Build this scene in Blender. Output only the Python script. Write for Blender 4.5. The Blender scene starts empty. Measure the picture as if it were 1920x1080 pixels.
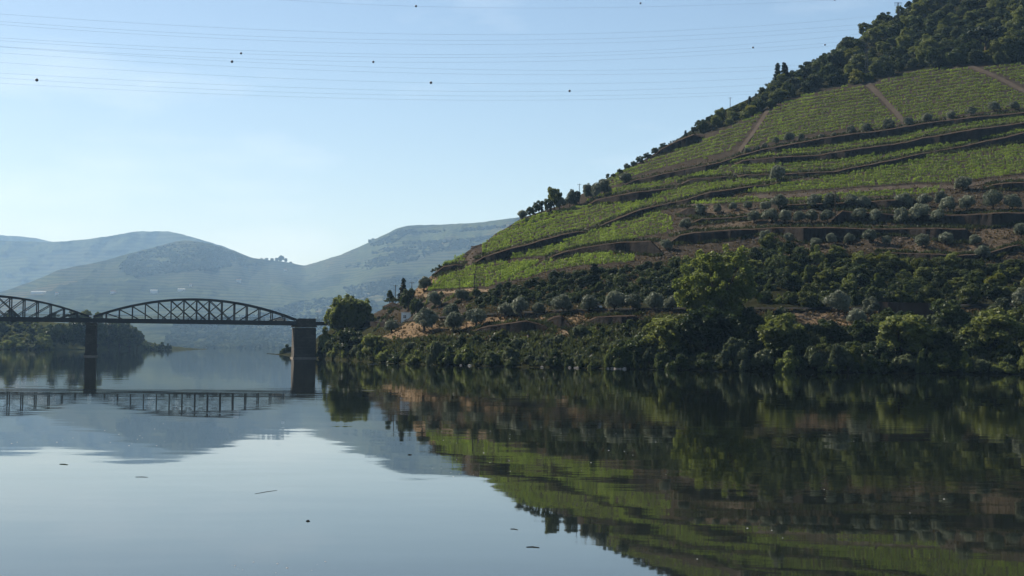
import bpy, math, random
import numpy as np
from mathutils import Matrix, Vector

random.seed(11)
rng = np.random.default_rng(11)
scene = bpy.context.scene
col = scene.collection

# ------------------------------------------------------------------ camera
F = 2667.0                      # focal length in pixels of the 1920 wide photograph (50 mm)
CAMZ = 3.6
PITCH = math.atan(115.5 / F)
ROLL = 0.0105
_f = np.array([0, math.cos(PITCH), math.sin(PITCH)])
_r0 = np.array([1.0, 0, 0]); _u0 = np.array([0, -math.sin(PITCH), math.cos(PITCH)])
_r = _r0 * math.cos(ROLL) + _u0 * math.sin(ROLL)
_u = -_r0 * math.sin(ROLL) + _u0 * math.cos(ROLL)
cam_data = bpy.data.cameras.new('camera')
cam = bpy.data.objects.new('camera', cam_data); col.objects.link(cam)
cam_data.sensor_width = 36.0; cam_data.lens = F / 1920 * 36
cam_data.clip_start = 0.5; cam_data.clip_end = 40000
cam.matrix_world = Matrix(((_r[0], _u[0], -_f[0], 0), (_r[1], _u[1], -_f[1], 0), (_r[2], _u[2], -_f[2], CAMZ), (0, 0, 0, 1)))
scene.camera = cam

# ------------------------------------------------------------------ world and sun
SUN_AZ = math.radians(52)       # left of the viewing direction (+Y)
SUN_EL = math.radians(38)
sun_dir = Vector((-math.sin(SUN_AZ) * math.cos(SUN_EL), math.cos(SUN_AZ) * math.cos(SUN_EL), math.sin(SUN_EL)))
world = bpy.data.worlds.new('World'); scene.world = world; world.use_nodes = True
wn = world.node_tree; wn.nodes.clear()
def wnode(t, **kw):
    n = wn.nodes.new(t)
    for k, v in kw.items(): setattr(n, k, v)
    return n
sky = wnode('ShaderNodeTexSky', sky_type='NISHITA', sun_disc=False, sun_elevation=SUN_EL, sun_rotation=-SUN_AZ,
            altitude=100, air_density=1.0, dust_density=0.45, ozone_density=2.0)
bg = wnode('ShaderNodeBackground'); wout = wnode('ShaderNodeOutputWorld')
bg.inputs[1].default_value = 0.0505
# faint cirrus
tc = wnode('ShaderNodeTexCoord'); mp = wnode('ShaderNodeMapping')
mp.inputs['Scale'].default_value = (3.0, 1.2, 11.0); mp.inputs['Rotation'].default_value = (0, 0.12, 0)
mp.inputs['Location'].default_value = (3.4, 4.4, 2.6)
nz = wnode('ShaderNodeTexNoise'); nz.inputs['Scale'].default_value = 1.7; nz.inputs['Detail'].default_value = 6; nz.inputs['Roughness'].default_value = 0.55
cr = wnode('ShaderNodeValToRGB')
cr.color_ramp.elements[0].position = 0.56; cr.color_ramp.elements[0].color = (0, 0, 0, 1)
cr.color_ramp.elements[1].position = 0.80; cr.color_ramp.elements[1].color = (0.24, 0.24, 0.24, 1)
mx = wnode('ShaderNodeMix', data_type='RGBA')
mx.inputs['B'].default_value = (10.5, 11.2, 12.0, 1)
wn.links.new(tc.outputs['Generated'], mp.inputs[0]); wn.links.new(mp.outputs[0], nz.inputs[0]); wn.links.new(nz.outputs[0], cr.inputs[0])
wn.links.new(cr.outputs[0], mx.inputs['Factor']); wn.links.new(sky.outputs[0], mx.inputs['A'])
wn.links.new(mx.outputs['Result'], bg.inputs[0]); wn.links.new(bg.outputs[0], wout.inputs[0])

sd = bpy.data.lights.new('sun', 'SUN'); sd.energy = 5.0; sd.angle = math.radians(0.53); sd.color = (1.0, 0.93, 0.82)
so = bpy.data.objects.new('sun', sd); col.objects.link(so)
so.rotation_euler = sun_dir.to_track_quat('Z', 'Y').to_euler(); so.location = (-300, 200, 400)

vs = scene.view_settings
vs.view_transform = 'Standard'; vs.look = 'None'; vs.exposure = 1.28; vs.gamma = 1.0; vs.use_curve_mapping = False
cy = scene.cycles
cy.use_denoising = True
try: cy.denoiser = 'OPENIMAGEDENOISE'
except Exception: pass
cy.max_bounces = 6; cy.diffuse_bounces = 1; cy.glossy_bounces = 3; cy.transmission_bounces = 2; cy.volume_bounces = 0; cy.transparent_max_bounces = 4
cy.sample_clamp_indirect = 4.0

# ------------------------------------------------------------------ helpers
def ray(px, py):
    px = np.asarray(px, float); py = np.asarray(py, float)
    a = ((px - 960) / F)[..., None]; b = ((540 - py) / F)[..., None]
    return _f + a * _r + b * _u
def at(px, py, Y):
    """point of the place that stands Y metres ahead of the viewpoint along a line of sight"""
    d = ray(px, py); Y = np.asarray(Y, float)
    p = d * (Y / d[..., 1])[..., None]
    p = p.copy(); p[..., 2] += CAMZ
    return p
def interp(poly, x):
    p = np.array(poly, float); return np.interp(x, p[:, 0], p[:, 1])

_lat = rng.random((256, 256))
def vnoise(x, y):
    x = np.asarray(x, float); y = np.asarray(y, float)
    xi = np.floor(x).astype(int); yi = np.floor(y).astype(int); fx = x - xi; fy = y - yi
    fx = fx * fx * (3 - 2 * fx); fy = fy * fy * (3 - 2 * fy)
    g = lambda i, j: _lat[i & 255, j & 255]
    return (g(xi, yi) * (1 - fx) + g(xi + 1, yi) * fx) * (1 - fy) + (g(xi, yi + 1) * (1 - fx) + g(xi + 1, yi + 1) * fx) * fy
def fbm(x, y, o=4):
    s = 0; a = 0.5
    for k in range(o):
        s = s + a * (vnoise(x * 2 ** k + 17.3 * k, y * 2 ** k + 5.1 * k) - 0.5); a *= 0.5
    return s

def mesh_from(name, verts, faces, mats=(), smooth=False, mat_idx=None):
    me = bpy.data.meshes.new(name)
    verts = np.asarray(verts, dtype=np.float32)
    if isinstance(faces, np.ndarray):
        n = faces.shape[1]
        me.vertices.add(len(verts)); me.vertices.foreach_set('co', verts.ravel())
        me.loops.add(faces.size); me.loops.foreach_set('vertex_index', faces.astype(np.int32).ravel())
        me.polygons.add(len(faces)); me.polygons.foreach_set('loop_start', np.arange(0, faces.size, n, dtype=np.int32))
        me.polygons.foreach_set('loop_total', np.full(len(faces), n, dtype=np.int32))
    else:
        me.from_pydata([tuple(map(float, v)) for v in verts], [], faces)
    for m in mats: me.materials.append(m)
    if mat_idx is not None: me.polygons.foreach_set('material_index', np.asarray(mat_idx, dtype=np.int32))
    if smooth: me.polygons.foreach_set('use_smooth', np.ones(len(me.polygons), dtype=bool))
    me.update(calc_edges=True); me.validate()
    return me
def link(name, me, parent=None, loc=None):
    o = bpy.data.objects.new(name, me); col.objects.link(o)
    if parent is not None: o.parent = parent
    if loc is not None: o.location = tuple(map(float, loc))
    return o
def tag(o, label, cat=None, group=None, kind=None):
    if label: o['label'] = label
    if cat: o['category'] = cat
    if group: o['group'] = group
    if kind: o['kind'] = kind
    return o

class MB:
    """collects boxes, bars and tubes and links them as one mesh"""
    def __init__(s): s.v = []; s.f = []; s.mi = []
    def add(s, v, f, mi=0):
        o = len(s.v); s.v += [tuple(map(float, p)) for p in v]; s.f += [tuple(i + o for i in q) for q in f]; s.mi += [mi] * len(f)
    def box(s, c, sx, sy, sz, ax=(1, 0, 0), ay=(0, 1, 0), az=(0, 0, 1), mi=0, taper=1.0):
        c = np.array(c, float); ax, ay, az = (np.array(a, float) for a in (ax, ay, az)); v = []
        for k in (-1, 1):
            t = taper if k > 0 else 1.0
            for i, j in ((-1, -1), (1, -1), (1, 1), (-1, 1)):
                v.append(c + ax * i * sx / 2 * t + ay * j * sy / 2 * t + az * k * sz / 2)
        s.add(v, [(3, 2, 1, 0), (4, 5, 6, 7), (0, 1, 5, 4), (1, 2, 6, 5), (2, 3, 7, 6), (3, 0, 4, 7)], mi)
    def bar(s, a, b, w, h, up=(0, 0, 1), mi=0):
        a = np.array(a, float); b = np.array(b, float); d = b - a; L = np.linalg.norm(d); d = d / L
        up = np.array(up, float); x = np.cross(d, up)
        if np.linalg.norm(x) < 1e-4: x = np.cross(d, (1, 0, 0))
        x /= np.linalg.norm(x); y = np.cross(x, d)
        s.box((a + b) / 2, L, w, h, d, x, y, mi)
    def tube(s, pts, rad, n=6, mi=0):
        pts = np.array(pts, float); rings = []
        o = len(s.v)
        for i, p in enumerate(pts):
            d = pts[min(i + 1, len(pts) - 1)] - pts[max(i - 1, 0)]; d /= np.linalg.norm(d)
            x = np.cross(d, (0.3, 0.9, 0.1)); x /= np.linalg.norm(x); y = np.cross(d, x)
            for k in range(n):
                a = 2 * math.pi * k / n; s.v.append(tuple(p + rad[i] * (math.cos(a) * x + math.sin(a) * y)))
        for i in range(len(pts) - 1):
            for k in range(n):
                s.f.append((o + i * n + k, o + i * n + (k + 1) % n, o + (i + 1) * n + (k + 1) % n, o + (i + 1) * n + k)); s.mi.append(mi)
        s.f.append(tuple(o + k for k in range(n))[::-1]); s.f.append(tuple(o + (len(pts) - 1) * n + k for k in range(n))); s.mi += [mi, mi]
    def mesh(s, name, mats, smooth=False): return mesh_from(name, s.v, s.f, mats, smooth, s.mi)
    def build(s, name, mats, parent=None, smooth=False, loc=None):
        if not isinstance(mats, (list, tuple)): mats = [mats]
        return link(name, s.mesh(name, mats, smooth), parent, loc)

# ------------------------------------------------------------------ materials
def newmat(name):
    m = bpy.data.materials.new(name); m.use_nodes = True; nt = m.node_tree
    return m, nt, nt.nodes['Principled BSDF'], nt.nodes['Material Output']
def simple(name, c, rough=0.8, var=0.25, scale=2.0, bump=0.0, metallic=0.0):
    m, nt, b, out = newmat(name)
    b.inputs['Roughness'].default_value = rough; b.inputs['Metallic'].default_value = metallic
    if rough > 0.7: b.inputs['Specular IOR Level'].default_value = 0.0     # dry matt earth, stone, wood
    t = nt.nodes.new('ShaderNodeTexCoord'); n = nt.nodes.new('ShaderNodeTexNoise')
    n.inputs['Scale'].default_value = scale; n.inputs['Detail'].default_value = 5; n.inputs['Roughness'].default_value = 0.65
    r = nt.nodes.new('ShaderNodeValToRGB'); r.color_ramp.elements[0].position = 0.3; r.color_ramp.elements[1].position = 0.7
    r.color_ramp.elements[0].color = tuple(x * (1 - var) for x in c) + (1,); r.color_ramp.elements[1].color = tuple(min(1, x * (1 + var)) for x in c) + (1,)
    nt.links.new(t.outputs['Object'], n.inputs[0]); nt.links.new(n.outputs[0], r.inputs[0]); nt.links.new(r.outputs[0], b.inputs['Base Color'])
    if bump:
        bp = nt.nodes.new('ShaderNodeBump'); bp.inputs['Distance'].default_value = bump; nt.links.new(n.outputs[0], bp.inputs['Height']); nt.links.new(bp.outputs[0], b.inputs['Normal'])
    return m
def leafmat(name, c1, c2, trans=0.35, scale=0.6, rough=0.55, objvar=0.35):
    """leaves: reflect and let light through; colour differs from clump to clump and from plant to plant"""
    c1 = [x * 0.55 for x in c1]; c2 = [x * 0.55 for x in c2]
    m, nt, b, out = newmat(name)
    L = nt.links.new
    t = nt.nodes.new('ShaderNodeTexCoord'); n = nt.nodes.new('ShaderNodeTexNoise'); n.inputs['Scale'].default_value = scale; n.inputs['Detail'].default_value = 3
    oi = nt.nodes.new('ShaderNodeObjectInfo')
    ma = nt.nodes.new('ShaderNodeMath'); ma.operation = 'MULTIPLY_ADD'; ma.inputs[1].default_value = objvar; ma.inputs[2].default_value = -objvar / 2
    L(oi.outputs['Random'], ma.inputs[0])
    ad = nt.nodes.new('ShaderNodeMath'); ad.operation = 'ADD'; L(n.outputs[0], ad.inputs[0]); L(ma.outputs[0], ad.inputs[1])
    r = nt.nodes.new('ShaderNodeValToRGB'); r.color_ramp.elements[0].position = 0.3; r.color_ramp.elements[1].position = 0.72
    r.color_ramp.elements[0].color = tuple(c1) + (1,); r.color_ramp.elements[1].color = tuple(c2) + (1,)
    L(t.outputs['Object'], n.inputs[0]); L(ad.outputs[0], r.inputs[0]); L(r.outputs[0], b.inputs['Base Color'])
    b.inputs['Roughness'].default_value = 0.5; b.inputs['Specular IOR Level'].default_value = 0.07
    tr = nt.nodes.new('ShaderNodeBsdfTranslucent'); mi = nt.nodes.new('ShaderNodeMixShader'); mi.inputs[0].default_value = trans
    hs = nt.nodes.new('ShaderNodeHueSaturation'); hs.inputs['Hue'].default_value = 0.495; hs.inputs['Saturation'].default_value = 1.15; hs.inputs['Value'].default_value = 1.35
    L(r.outputs[0], hs.inputs['Color']); L(hs.outputs[0], tr.inputs[0])
    L(b.outputs[0], mi.inputs[1]); L(tr.outputs[0], mi.inputs[2]); L(mi.outputs[0], out.inputs[0])
    return m

M = {}
M['iron'] = simple('painted_iron', (0.011, 0.014, 0.016), 0.6, 0.3, 1.5)
M['asphalt'] = simple('asphalt', (0.022, 0.022, 0.022), 1.0, 0.2, 1.0)
M['white'] = simple('white_paint', (0.55, 0.55, 0.53), 0.6, 0.06, 0.8)
M['hutwhite'] = simple('whitewash', (0.82, 0.82, 0.80), 0.8, 0.05, 0.4)
M['ochre'] = simple('ochre_plaster', (0.17, 0.12, 0.06), 0.85, 0.2, 1.2)
M['darkglass'] = simple('dark_glass', (0.02, 0.024, 0.03), 0.12, 0.1, 1)
M['rubber'] = simple('rubber', (0.02, 0.02, 0.02), 0.8, 0.1, 3)
M['carwhite'] = simple('car_paint_white', (0.72, 0.73, 0.74), 0.25, 0.02, 1)
M['carbeige'] = simple('car_paint_beige', (0.40, 0.36, 0.30), 0.25, 0.02, 1)
M['cargrey'] = simple('car_paint_silver', (0.45, 0.47, 0.5), 0.25, 0.02, 1)
M['bark'] = simple('bark', (0.045, 0.036, 0.028), 0.95, 0.4, 3.0, 0.03)
M['wood'] = simple('pole_wood', (0.06, 0.05, 0.04), 0.9, 0.25, 2)
M['steel'] = simple('galvanised_steel', (0.05, 0.052, 0.055), 0.8, 0.1, 2)
M['wire'] = simple('wire_aluminium', (0.10, 0.105, 0.11), 0.5, 0.05, 1)
M['ball'] = simple('marker_ball_dark', (0.03, 0.022, 0.02), 0.6, 0.2, 3)
M['rooftile'] = simple('roof_tile', (0.20, 0.12, 0.08), 0.85, 0.25, 0.8)
M['plaster'] = simple('house_plaster', (0.50, 0.50, 0.48), 0.8, 0.05, 0.4)
M['rock'] = simple('schist_rock', (0.085, 0.070, 0.058), 0.9, 0.4, 1.2, 0.05)
M['palerock'] = simple('pale_shore_rock', (0.30, 0.27, 0.235), 0.85, 0.3, 1.5, 0.05)
M['path'] = simple('dirt_path', (0.050, 0.041, 0.033), 0.95, 0.25, 0.5, 0.04)
M['tanpath'] = simple('dry_grass_track', (0.115, 0.088, 0.060), 0.95, 0.3, 0.6, 0.04)
M['bench'] = simple('bench_earth', (0.032, 0.024, 0.018), 0.95, 0.5, 0.8, 0.1)
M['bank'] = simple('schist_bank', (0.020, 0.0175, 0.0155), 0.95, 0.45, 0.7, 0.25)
M['brownwall'] = simple('brown_render_wall', (0.042, 0.031, 0.025), 0.9, 0.2, 0.4)
M['stick'] = simple('wet_wood', (0.015, 0.013, 0.010), 0.9, 0.2, 4)
M['reed'] = simple('bleached_reed', (0.28, 0.265, 0.235), 0.6, 0.1, 4)
M['greenweed'] = simple('floating_weed_green', (0.014, 0.022, 0.01), 0.9, 0.3, 4)
M['foam'] = simple('white_fluff', (0.4, 0.4, 0.39), 0.8, 0.05, 4)
M['olive'] = leafmat('olive_leaves', (0.112, 0.134, 0.090), (0.280, 0.308, 0.215), 0.25, 0.8)
M['oak'] = leafmat('evergreen_leaves', (0.030, 0.048, 0.019), (0.100, 0.132, 0.046), 0.32, 0.5)
M['forest'] = leafmat('forest_leaves', (0.042, 0.060, 0.022), (0.185, 0.215, 0.066), 0.38, 0.5, objvar=0.7)
M['yellow'] = leafmat('yellow_green_leaves', (0.095, 0.115, 0.022), (0.200, 0.210, 0.045), 0.40, 0.5)
M['broad'] = leafmat('riverside_leaves', (0.044, 0.066, 0.022), (0.205, 0.245, 0.078), 0.42, 0.6, objvar=0.6)
M['willow'] = leafmat('willow_leaves', (0.070, 0.090, 0.050), (0.170, 0.200, 0.105), 0.35, 0.6)
M['poplar'] = leafmat('poplar_leaves', (0.098, 0.136, 0.038), (0.275, 0.320, 0.098), 0.47, 0.5)
M['pine'] = leafmat('pine_needles', (0.018, 0.032, 0.018), (0.048, 0.072, 0.034), 0.15, 0.6)
M['vine'] = leafmat('vine_leaves', (0.185, 0.265, 0.056), (0.370, 0.500, 0.115), 0.45, 0.30, objvar=0.12)
M['scrub'] = leafmat('scrub_leaves', (0.036, 0.048, 0.020), (0.105, 0.122, 0.052), 0.25, 0.3)
M['drygrass'] = leafmat('dry_grass_blades', (0.075, 0.060, 0.032), (0.200, 0.155, 0.085), 0.3, 0.2)
M['farleaf'] = simple('far_wood_leaves', (0.029, 0.036, 0.021), 1.0, 0.6, 0.02)
M['farleaf'].node_tree.nodes['Principled BSDF'].inputs['Specular IOR Level'].default_value = 0

# stone masonry with courses for the piers
def masonry(name, c):
    m, nt, b, out = newmat(name); L = nt.links.new
    t = nt.nodes.new('ShaderNodeTexCoord'); mpp = nt.nodes.new('ShaderNodeMapping'); mpp.inputs['Rotation'].default_value = (math.radians(90), 0, 0)
    br = nt.nodes.new('ShaderNodeTexBrick'); br.inputs['Scale'].default_value = 1.0
    br.inputs['Brick Width'].default_value = 1.1; br.inputs['Row Height'].default_value = 0.55; br.inputs['Mortar Size'].default_value = 0.03
    br.inputs['Color1'].default_value = tuple(c) + (1,); br.inputs['Color2'].default_value = tuple(x * 0.75 for x in c) + (1,); br.inputs['Mortar'].default_value = tuple(x * 0.55 for x in c) + (1,)
    n = nt.nodes.new('ShaderNodeTexNoise'); n.inputs['Scale'].default_value = 0.35; n.inputs['Detail'].default_value = 6
    mxx = nt.nodes.new('ShaderNodeMix'); mxx.data_type = 'RGBA'; mxx.blend_type = 'MULTIPLY'; mxx.inputs['Factor'].default_value = 0.6
    L(t.outputs['Object'], mpp.inputs[0]); L(mpp.outputs[0], br.inputs[0]); L(t.outputs['Object'], n.inputs[0])
    L(br.outputs[0], mxx.inputs['A']); L(n.outputs[0], mxx.inputs['B']); L(mxx.outputs['Result'], b.inputs['Base Color'])
    b.inputs['Roughness'].default_value = 0.9; b.inputs['Specular IOR Level'].default_value = 0.05
    return m
M['added_foot_block'] = simple('added_waterline_pale', (0.17, 0.15, 0.125), 0.9, 0.35, 0.8, 0.05)  # pale colour stands in for the tone step between pier and reflection
M['pier'] = masonry('granite_masonry', (0.105, 0.092, 0.076))

# ground of the near hill: colour zones come from the ground itself (soil, dry grass, undergrowth)
def groundmat(name, attr):
    m, nt, b, out = newmat(name); L = nt.links.new
    a = nt.nodes.new('ShaderNodeAttribute'); a.attribute_name = attr
    t = nt.nodes.new('ShaderNodeTexCoord')
    n = nt.nodes.new('ShaderNodeTexNoise'); n.inputs['Scale'].default_value = 0.45; n.inputs['Detail'].default_value = 8; n.inputs['Roughness'].default_value = 0.7
    r = nt.nodes.new('ShaderNodeValToRGB'); r.color_ramp.elements[0].position = 0.3; r.color_ramp.elements[1].position = 0.7
    r.color_ramp.elements[0].color = (0.45, 0.45, 0.45, 1); r.color_ramp.elements[1].color = (1.35, 1.3, 1.2, 1)
    mxx = nt.nodes.new('ShaderNodeMix'); mxx.data_type = 'RGBA'; mxx.blend_type = 'MULTIPLY'; mxx.inputs['Factor'].default_value = 1
    L(t.outputs['Object'], n.inputs[0]); L(n.outputs[0], r.inputs[0]); L(a.outputs['Color'], mxx.inputs['A']); L(r.outputs[0], mxx.inputs['B']); L(mxx.outputs['Result'], b.inputs['Base Color'])
    bp = nt.nodes.new('ShaderNodeBump'); bp.inputs['Distance'].default_value = 0.5; bp.inputs['Strength'].default_value = 0.8
    L(n.outputs[0], bp.inputs['Height']); L(bp.outputs[0], b.inputs['Normal']); b.inputs['Roughness'].default_value = 0.95
    b.inputs['Specular IOR Level'].default_value = 0.0
    return m
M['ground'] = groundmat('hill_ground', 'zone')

# far mountains: vineyard plots with terrace lines, scrub between
def mountainmat(name, line_scale, plot_scale):
    m, nt, b, out = newmat(name); L = nt.links.new
    t = nt.nodes.new('ShaderNodeTexCoord'); sx = nt.nodes.new('ShaderNodeSeparateXYZ'); L(t.outputs['Object'], sx.inputs[0])
    n1 = nt.nodes.new('ShaderNodeTexNoise'); n1.inputs['Scale'].default_value = 0.0018; n1.inputs['Detail'].default_value = 5
    L(t.outputs['Object'], n1.inputs[0])
    # terrace lines follow height, bent by noise
    ma = nt.nodes.new('ShaderNodeMath'); ma.operation = 'MULTIPLY_ADD'; ma.inputs[1].default_value = 60.0; L(n1.outputs[0], ma.inputs[0]); L(sx.outputs[2], ma.inputs[2])
    mb = nt.nodes.new('ShaderNodeMath'); mb.operation = 'MULTIPLY'; mb.inputs[1].default_value = line_scale; L(ma.outputs[0], mb.inputs[0])
    si = nt.nodes.new('ShaderNodeMath'); si.operation = 'SINE'; L(mb.outputs[0], si.inputs[0])
    rl = nt.nodes.new('ShaderNodeValToRGB'); rl.color_ramp.elements[0].position = 0.0; rl.color_ramp.elements[1].position = 0.75
    rl.color_ramp.elements[0].color = (0.010, 0.014, 0.010, 1); rl.color_ramp.elements[1].color = (0.042, 0.047, 0.030, 1)
    mc = nt.nodes.new('ShaderNodeMath'); mc.operation = 'MULTIPLY_ADD'; mc.inputs[1].default_value = 0.5; mc.inputs[2].default_value = 0.5
    L(si.outputs[0], mc.inputs[0]); L(mc.outputs[0], rl.inputs[0])
    # plots
    mp2 = nt.nodes.new('ShaderNodeMapping'); mp2.inputs['Scale'].default_value = (plot_scale, plot_scale * 0.5, plot_scale * 3.2); L(t.outputs['Object'], mp2.inputs[0])
    vo = nt.nodes.new('ShaderNodeTexVoronoi'); L(mp2.outputs[0], vo.inputs[0]); vo.inputs['Scale'].default_value = 1.0
    bw = nt.nodes.new('ShaderNodeSeparateColor'); L(vo.outputs['Color'], bw.inputs[0])
    rp = nt.nodes.new('ShaderNodeValToRGB'); rp.color_ramp.interpolation = 'CONSTANT'
    cols = [(0.0, (0.55, 0.62, 0.55)), (0.25, (1.0, 1.0, 0.95)), (0.5, (0.8, 0.9, 0.75)), (0.68, (1.45, 1.2, 0.95)), (0.8, (1.15, 1.2, 0.9))]
    rp.color_ramp.elements[0].color = cols[0][1] + (1,); rp.color_ramp.elements[0].position = 0
    rp.color_ramp.elements[1].position = cols[1][0]; rp.color_ramp.elements[1].color = cols[1][1] + (1,)
    for p, c in cols[2:]:
        e = rp.color_ramp.elements.new(p); e.color = c + (1,)
    L(bw.outputs[0], rp.inputs[0])
    mu = nt.nodes.new('ShaderNodeMix'); mu.data_type = 'RGBA'; mu.blend_type = 'MULTIPLY'; mu.inputs['Factor'].default_value = 1
    L(rl.outputs[0], mu.inputs['A']); L(rp.outputs[0], mu.inputs['B'])
    # scrub
    n2 = nt.nodes.new('ShaderNodeTexNoise'); n2.inputs['Scale'].default_value = 0.0028; n2.inputs['Detail'].default_value = 7; n2.inputs['Roughness'].default_value = 0.6; L(t.outputs['Object'], n2.inputs[0])
    r2 = nt.nodes.new('ShaderNodeValToRGB'); r2.color_ramp.elements[0].position = 0.52; r2.color_ramp.elements[1].position = 0.60; L(n2.outputs[0], r2.inputs[0])
    m3 = nt.nodes.new('ShaderNodeMix'); m3.data_type = 'RGBA'; L(r2.outputs[0], m3.inputs['Factor']); L(mu.outputs['Result'], m3.inputs['A'])
    n3 = nt.nodes.new('ShaderNodeTexNoise'); n3.inputs['Scale'].default_value = 0.04; n3.inputs['Detail'].default_value = 3; L(t.outputs['Object'], n3.inputs[0])
    r3 = nt.nodes.new('ShaderNodeValToRGB'); r3.color_ramp.elements[0].color = (0.012, 0.018, 0.010, 1); r3.color_ramp.elements[1].color = (0.055, 0.065, 0.032, 1); r3.color_ramp.elements[0].position = 0.35; r3.color_ramp.elements[1].position = 0.65
    L(n3.outputs[0], r3.inputs[0]); L(r3.outputs[0], m3.inputs['B']); L(m3.outputs['Result'], b.inputs['Base Color'])
    bp = nt.nodes.new('ShaderNodeBump'); bp.inputs['Distance'].default_value = 14; bp.inputs['Strength'].default_value = 0.7; L(n3.outputs[0], bp.inputs['Height']); L(bp.outputs[0], b.inputs['Normal'])
    b.inputs['Roughness'].default_value = 1.0; b.inputs['Specular IOR Level'].default_value = 0.0
    return m
M['mount'] = mountainmat('terraced_mountain', 0.34, 0.0021)
M['mountfar'] = mountainmat('far_mountain', 0.18, 0.0013)

# water
def watermat():
    m, nt, b, out = newmat('river_water'); L = nt.links.new
    b.inputs['Base Color'].default_value = (0.006, 0.008, 0.0055, 1); b.inputs['Roughness'].default_value = 0.02; b.inputs['IOR'].default_value = 1.333
    t = nt.nodes.new('ShaderNodeTexCoord')
    def noise(scale, sx, sy, detail):
        mpp = nt.nodes.new('ShaderNodeMapping'); mpp.inputs['Scale'].default_value = (sx, sy, 1); L(t.outputs['Object'], mpp.inputs[0])
        n = nt.nodes.new('ShaderNodeTexNoise'); n.inputs['Scale'].default_value = scale; n.inputs['Detail'].default_value = detail; n.inputs['Roughness'].default_value = 0.5
        L(mpp.outputs[0], n.inputs[0]); return n
    swell = noise(0.16, 0.7, 1.2, 2); rip = noise(1.1, 0.6, 1.0, 3); wind = noise(0.012, 0.6, 1.6, 3)
    rw = nt.nodes.new('ShaderNodeMapRange'); rw.inputs['From Min'].default_value = 0.50; rw.inputs['From Max'].default_value = 0.68; rw.inputs['To Min'].default_value = 0.25; rw.inputs['To Max'].default_value = 2.4
    L(wind.outputs[0], rw.inputs[0])
    mu = nt.nodes.new('ShaderNodeMath'); mu.operation = 'MULTIPLY'; L(rip.outputs[0], mu.inputs[0]); L(rw.outputs[0], mu.inputs[1])
    b1 = nt.nodes.new('ShaderNodeBump'); b1.inputs['Distance'].default_value = 0.011; L(swell.outputs[0], b1.inputs['Height'])
    b2 = nt.nodes.new('ShaderNodeBump'); b2.inputs['Distance'].default_value = 0.0030; L(mu.outputs[0], b2.inputs['Height']); L(b1.outputs[0], b2.inputs['Normal'])
    L(b2.outputs[0], b.inputs['Normal'])
    return m
M['water'] = watermat()

# ------------------------------------------------------------------ terrain of the vineyard hill
SIL = [(500, 662.7), (520, 663.6), (530, 663.0), (548, 661), (575, 652), (600, 628), (640, 608), (690, 594), (720, 578), (760, 562), (790, 532), (815, 512), (840, 496), (870, 476), (890, 461), (909, 456), (929, 438),
       (950, 427), (978, 409), (1013, 397), (1064, 380), (1120, 346), (1155, 324), (1201, 303), (1263, 266), (1340, 214), (1407, 184), (1453, 156), (1493, 142), (1567, 100),
       (1613, 70), (1653, 46), (1720, 4), (1800, -42), (1920, -110), (2100, -200), (2400, -330)]
WL = [(500, 663), (520, 664), (560, 669), (600, 673), (660, 677), (720, 682), (900, 686), (1150, 691), (1400, 696), (1920, 701), (2400, 706)]
COLS = [
    (500, [(0, 760), (1, 800)]), (520, [(0, 700), (1, 760)]), (560, [(0, 540), (1, 600)]),
    (600, [(673, 455), (628, 478)]),
    (690, [(680, 368), (640, 405), (603, 462), (594, 478)]),
    (760, [(684, 330), (630, 355), (602, 400), (562, 440)]),
    (840, [(685, 315), (600, 362), (540, 412), (496, 448)]),
    (905, [(686, 305), (594, 355), (545, 390), (490, 440), (456, 472)]),
    (1000, [(688, 297), (600, 335), (585, 345), (525, 385), (455, 460), (402, 522)]),
    (1150, [(691, 284), (592, 320), (585, 325), (490, 385), (440, 430), (380, 500), (326, 580)]),
    (1330, [(695, 270), (583, 308), (480, 370), (420, 410), (370, 450), (310, 520), (218, 640)]),
    (1500, [(698, 264), (582, 302), (480, 355), (430, 385), (385, 415), (300, 490), (200, 590), (138, 680)]),
    (1700, [(700, 262), (585, 300), (500, 340), (430, 372), (375, 405), (290, 465), (150, 590), (14, 720)]),
    (1920, [(701, 262), (575, 300), (500, 335), (420, 365), (340, 410), (230, 480), (120, 570), (-110, 730)]),
    (2400, [(706, 262), (570, 300), (480, 340), (400, 372), (300, 424), (180, 505), (40, 600), (-330, 770)]),
]
PXG = np.arange(500, 2400.1, 4.0); SG = np.linspace(0, 1, 241)
def _tab():
    rows = []
    for px, lst in COLS:
        w = interp(WL, px); s = interp(SIL, px)
        if lst[0][0] == 0: ss = [a for a, _ in lst]
        else: ss = [(w - py) / (w - s) for py, _ in lst]
        ss[0] = 0; ss[-1] = 1
        y = np.interp(SG, ss, [b for _, b in lst])
        k = np.ones(25) / 25; y = np.convolve(np.pad(y, 12, mode='reflect', reflect_type='odd'), k, 'valid'); rows.append(y)
    rows = np.array(rows); cp = [c for c, _ in COLS]
    tab = np.array([np.interp(PXG, cp, rows[:, j]) for j in range(len(SG))]).T
    k = np.ones(17) / 17
    tab = np.array([np.convolve(np.pad(tab[:, j], 8, mode='reflect', reflect_type='odd'), k, 'valid') for j in range(len(SG))]).T
    return tab
YTAB = _tab()
_pp, _ss = np.meshgrid(PXG, SG, indexing='ij')
YTAB = YTAB + fbm(_pp / 70, _ss * 9, 4) * 9.0 * np.clip(_ss * 4, 0, 1)          # hollows and humps
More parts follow.
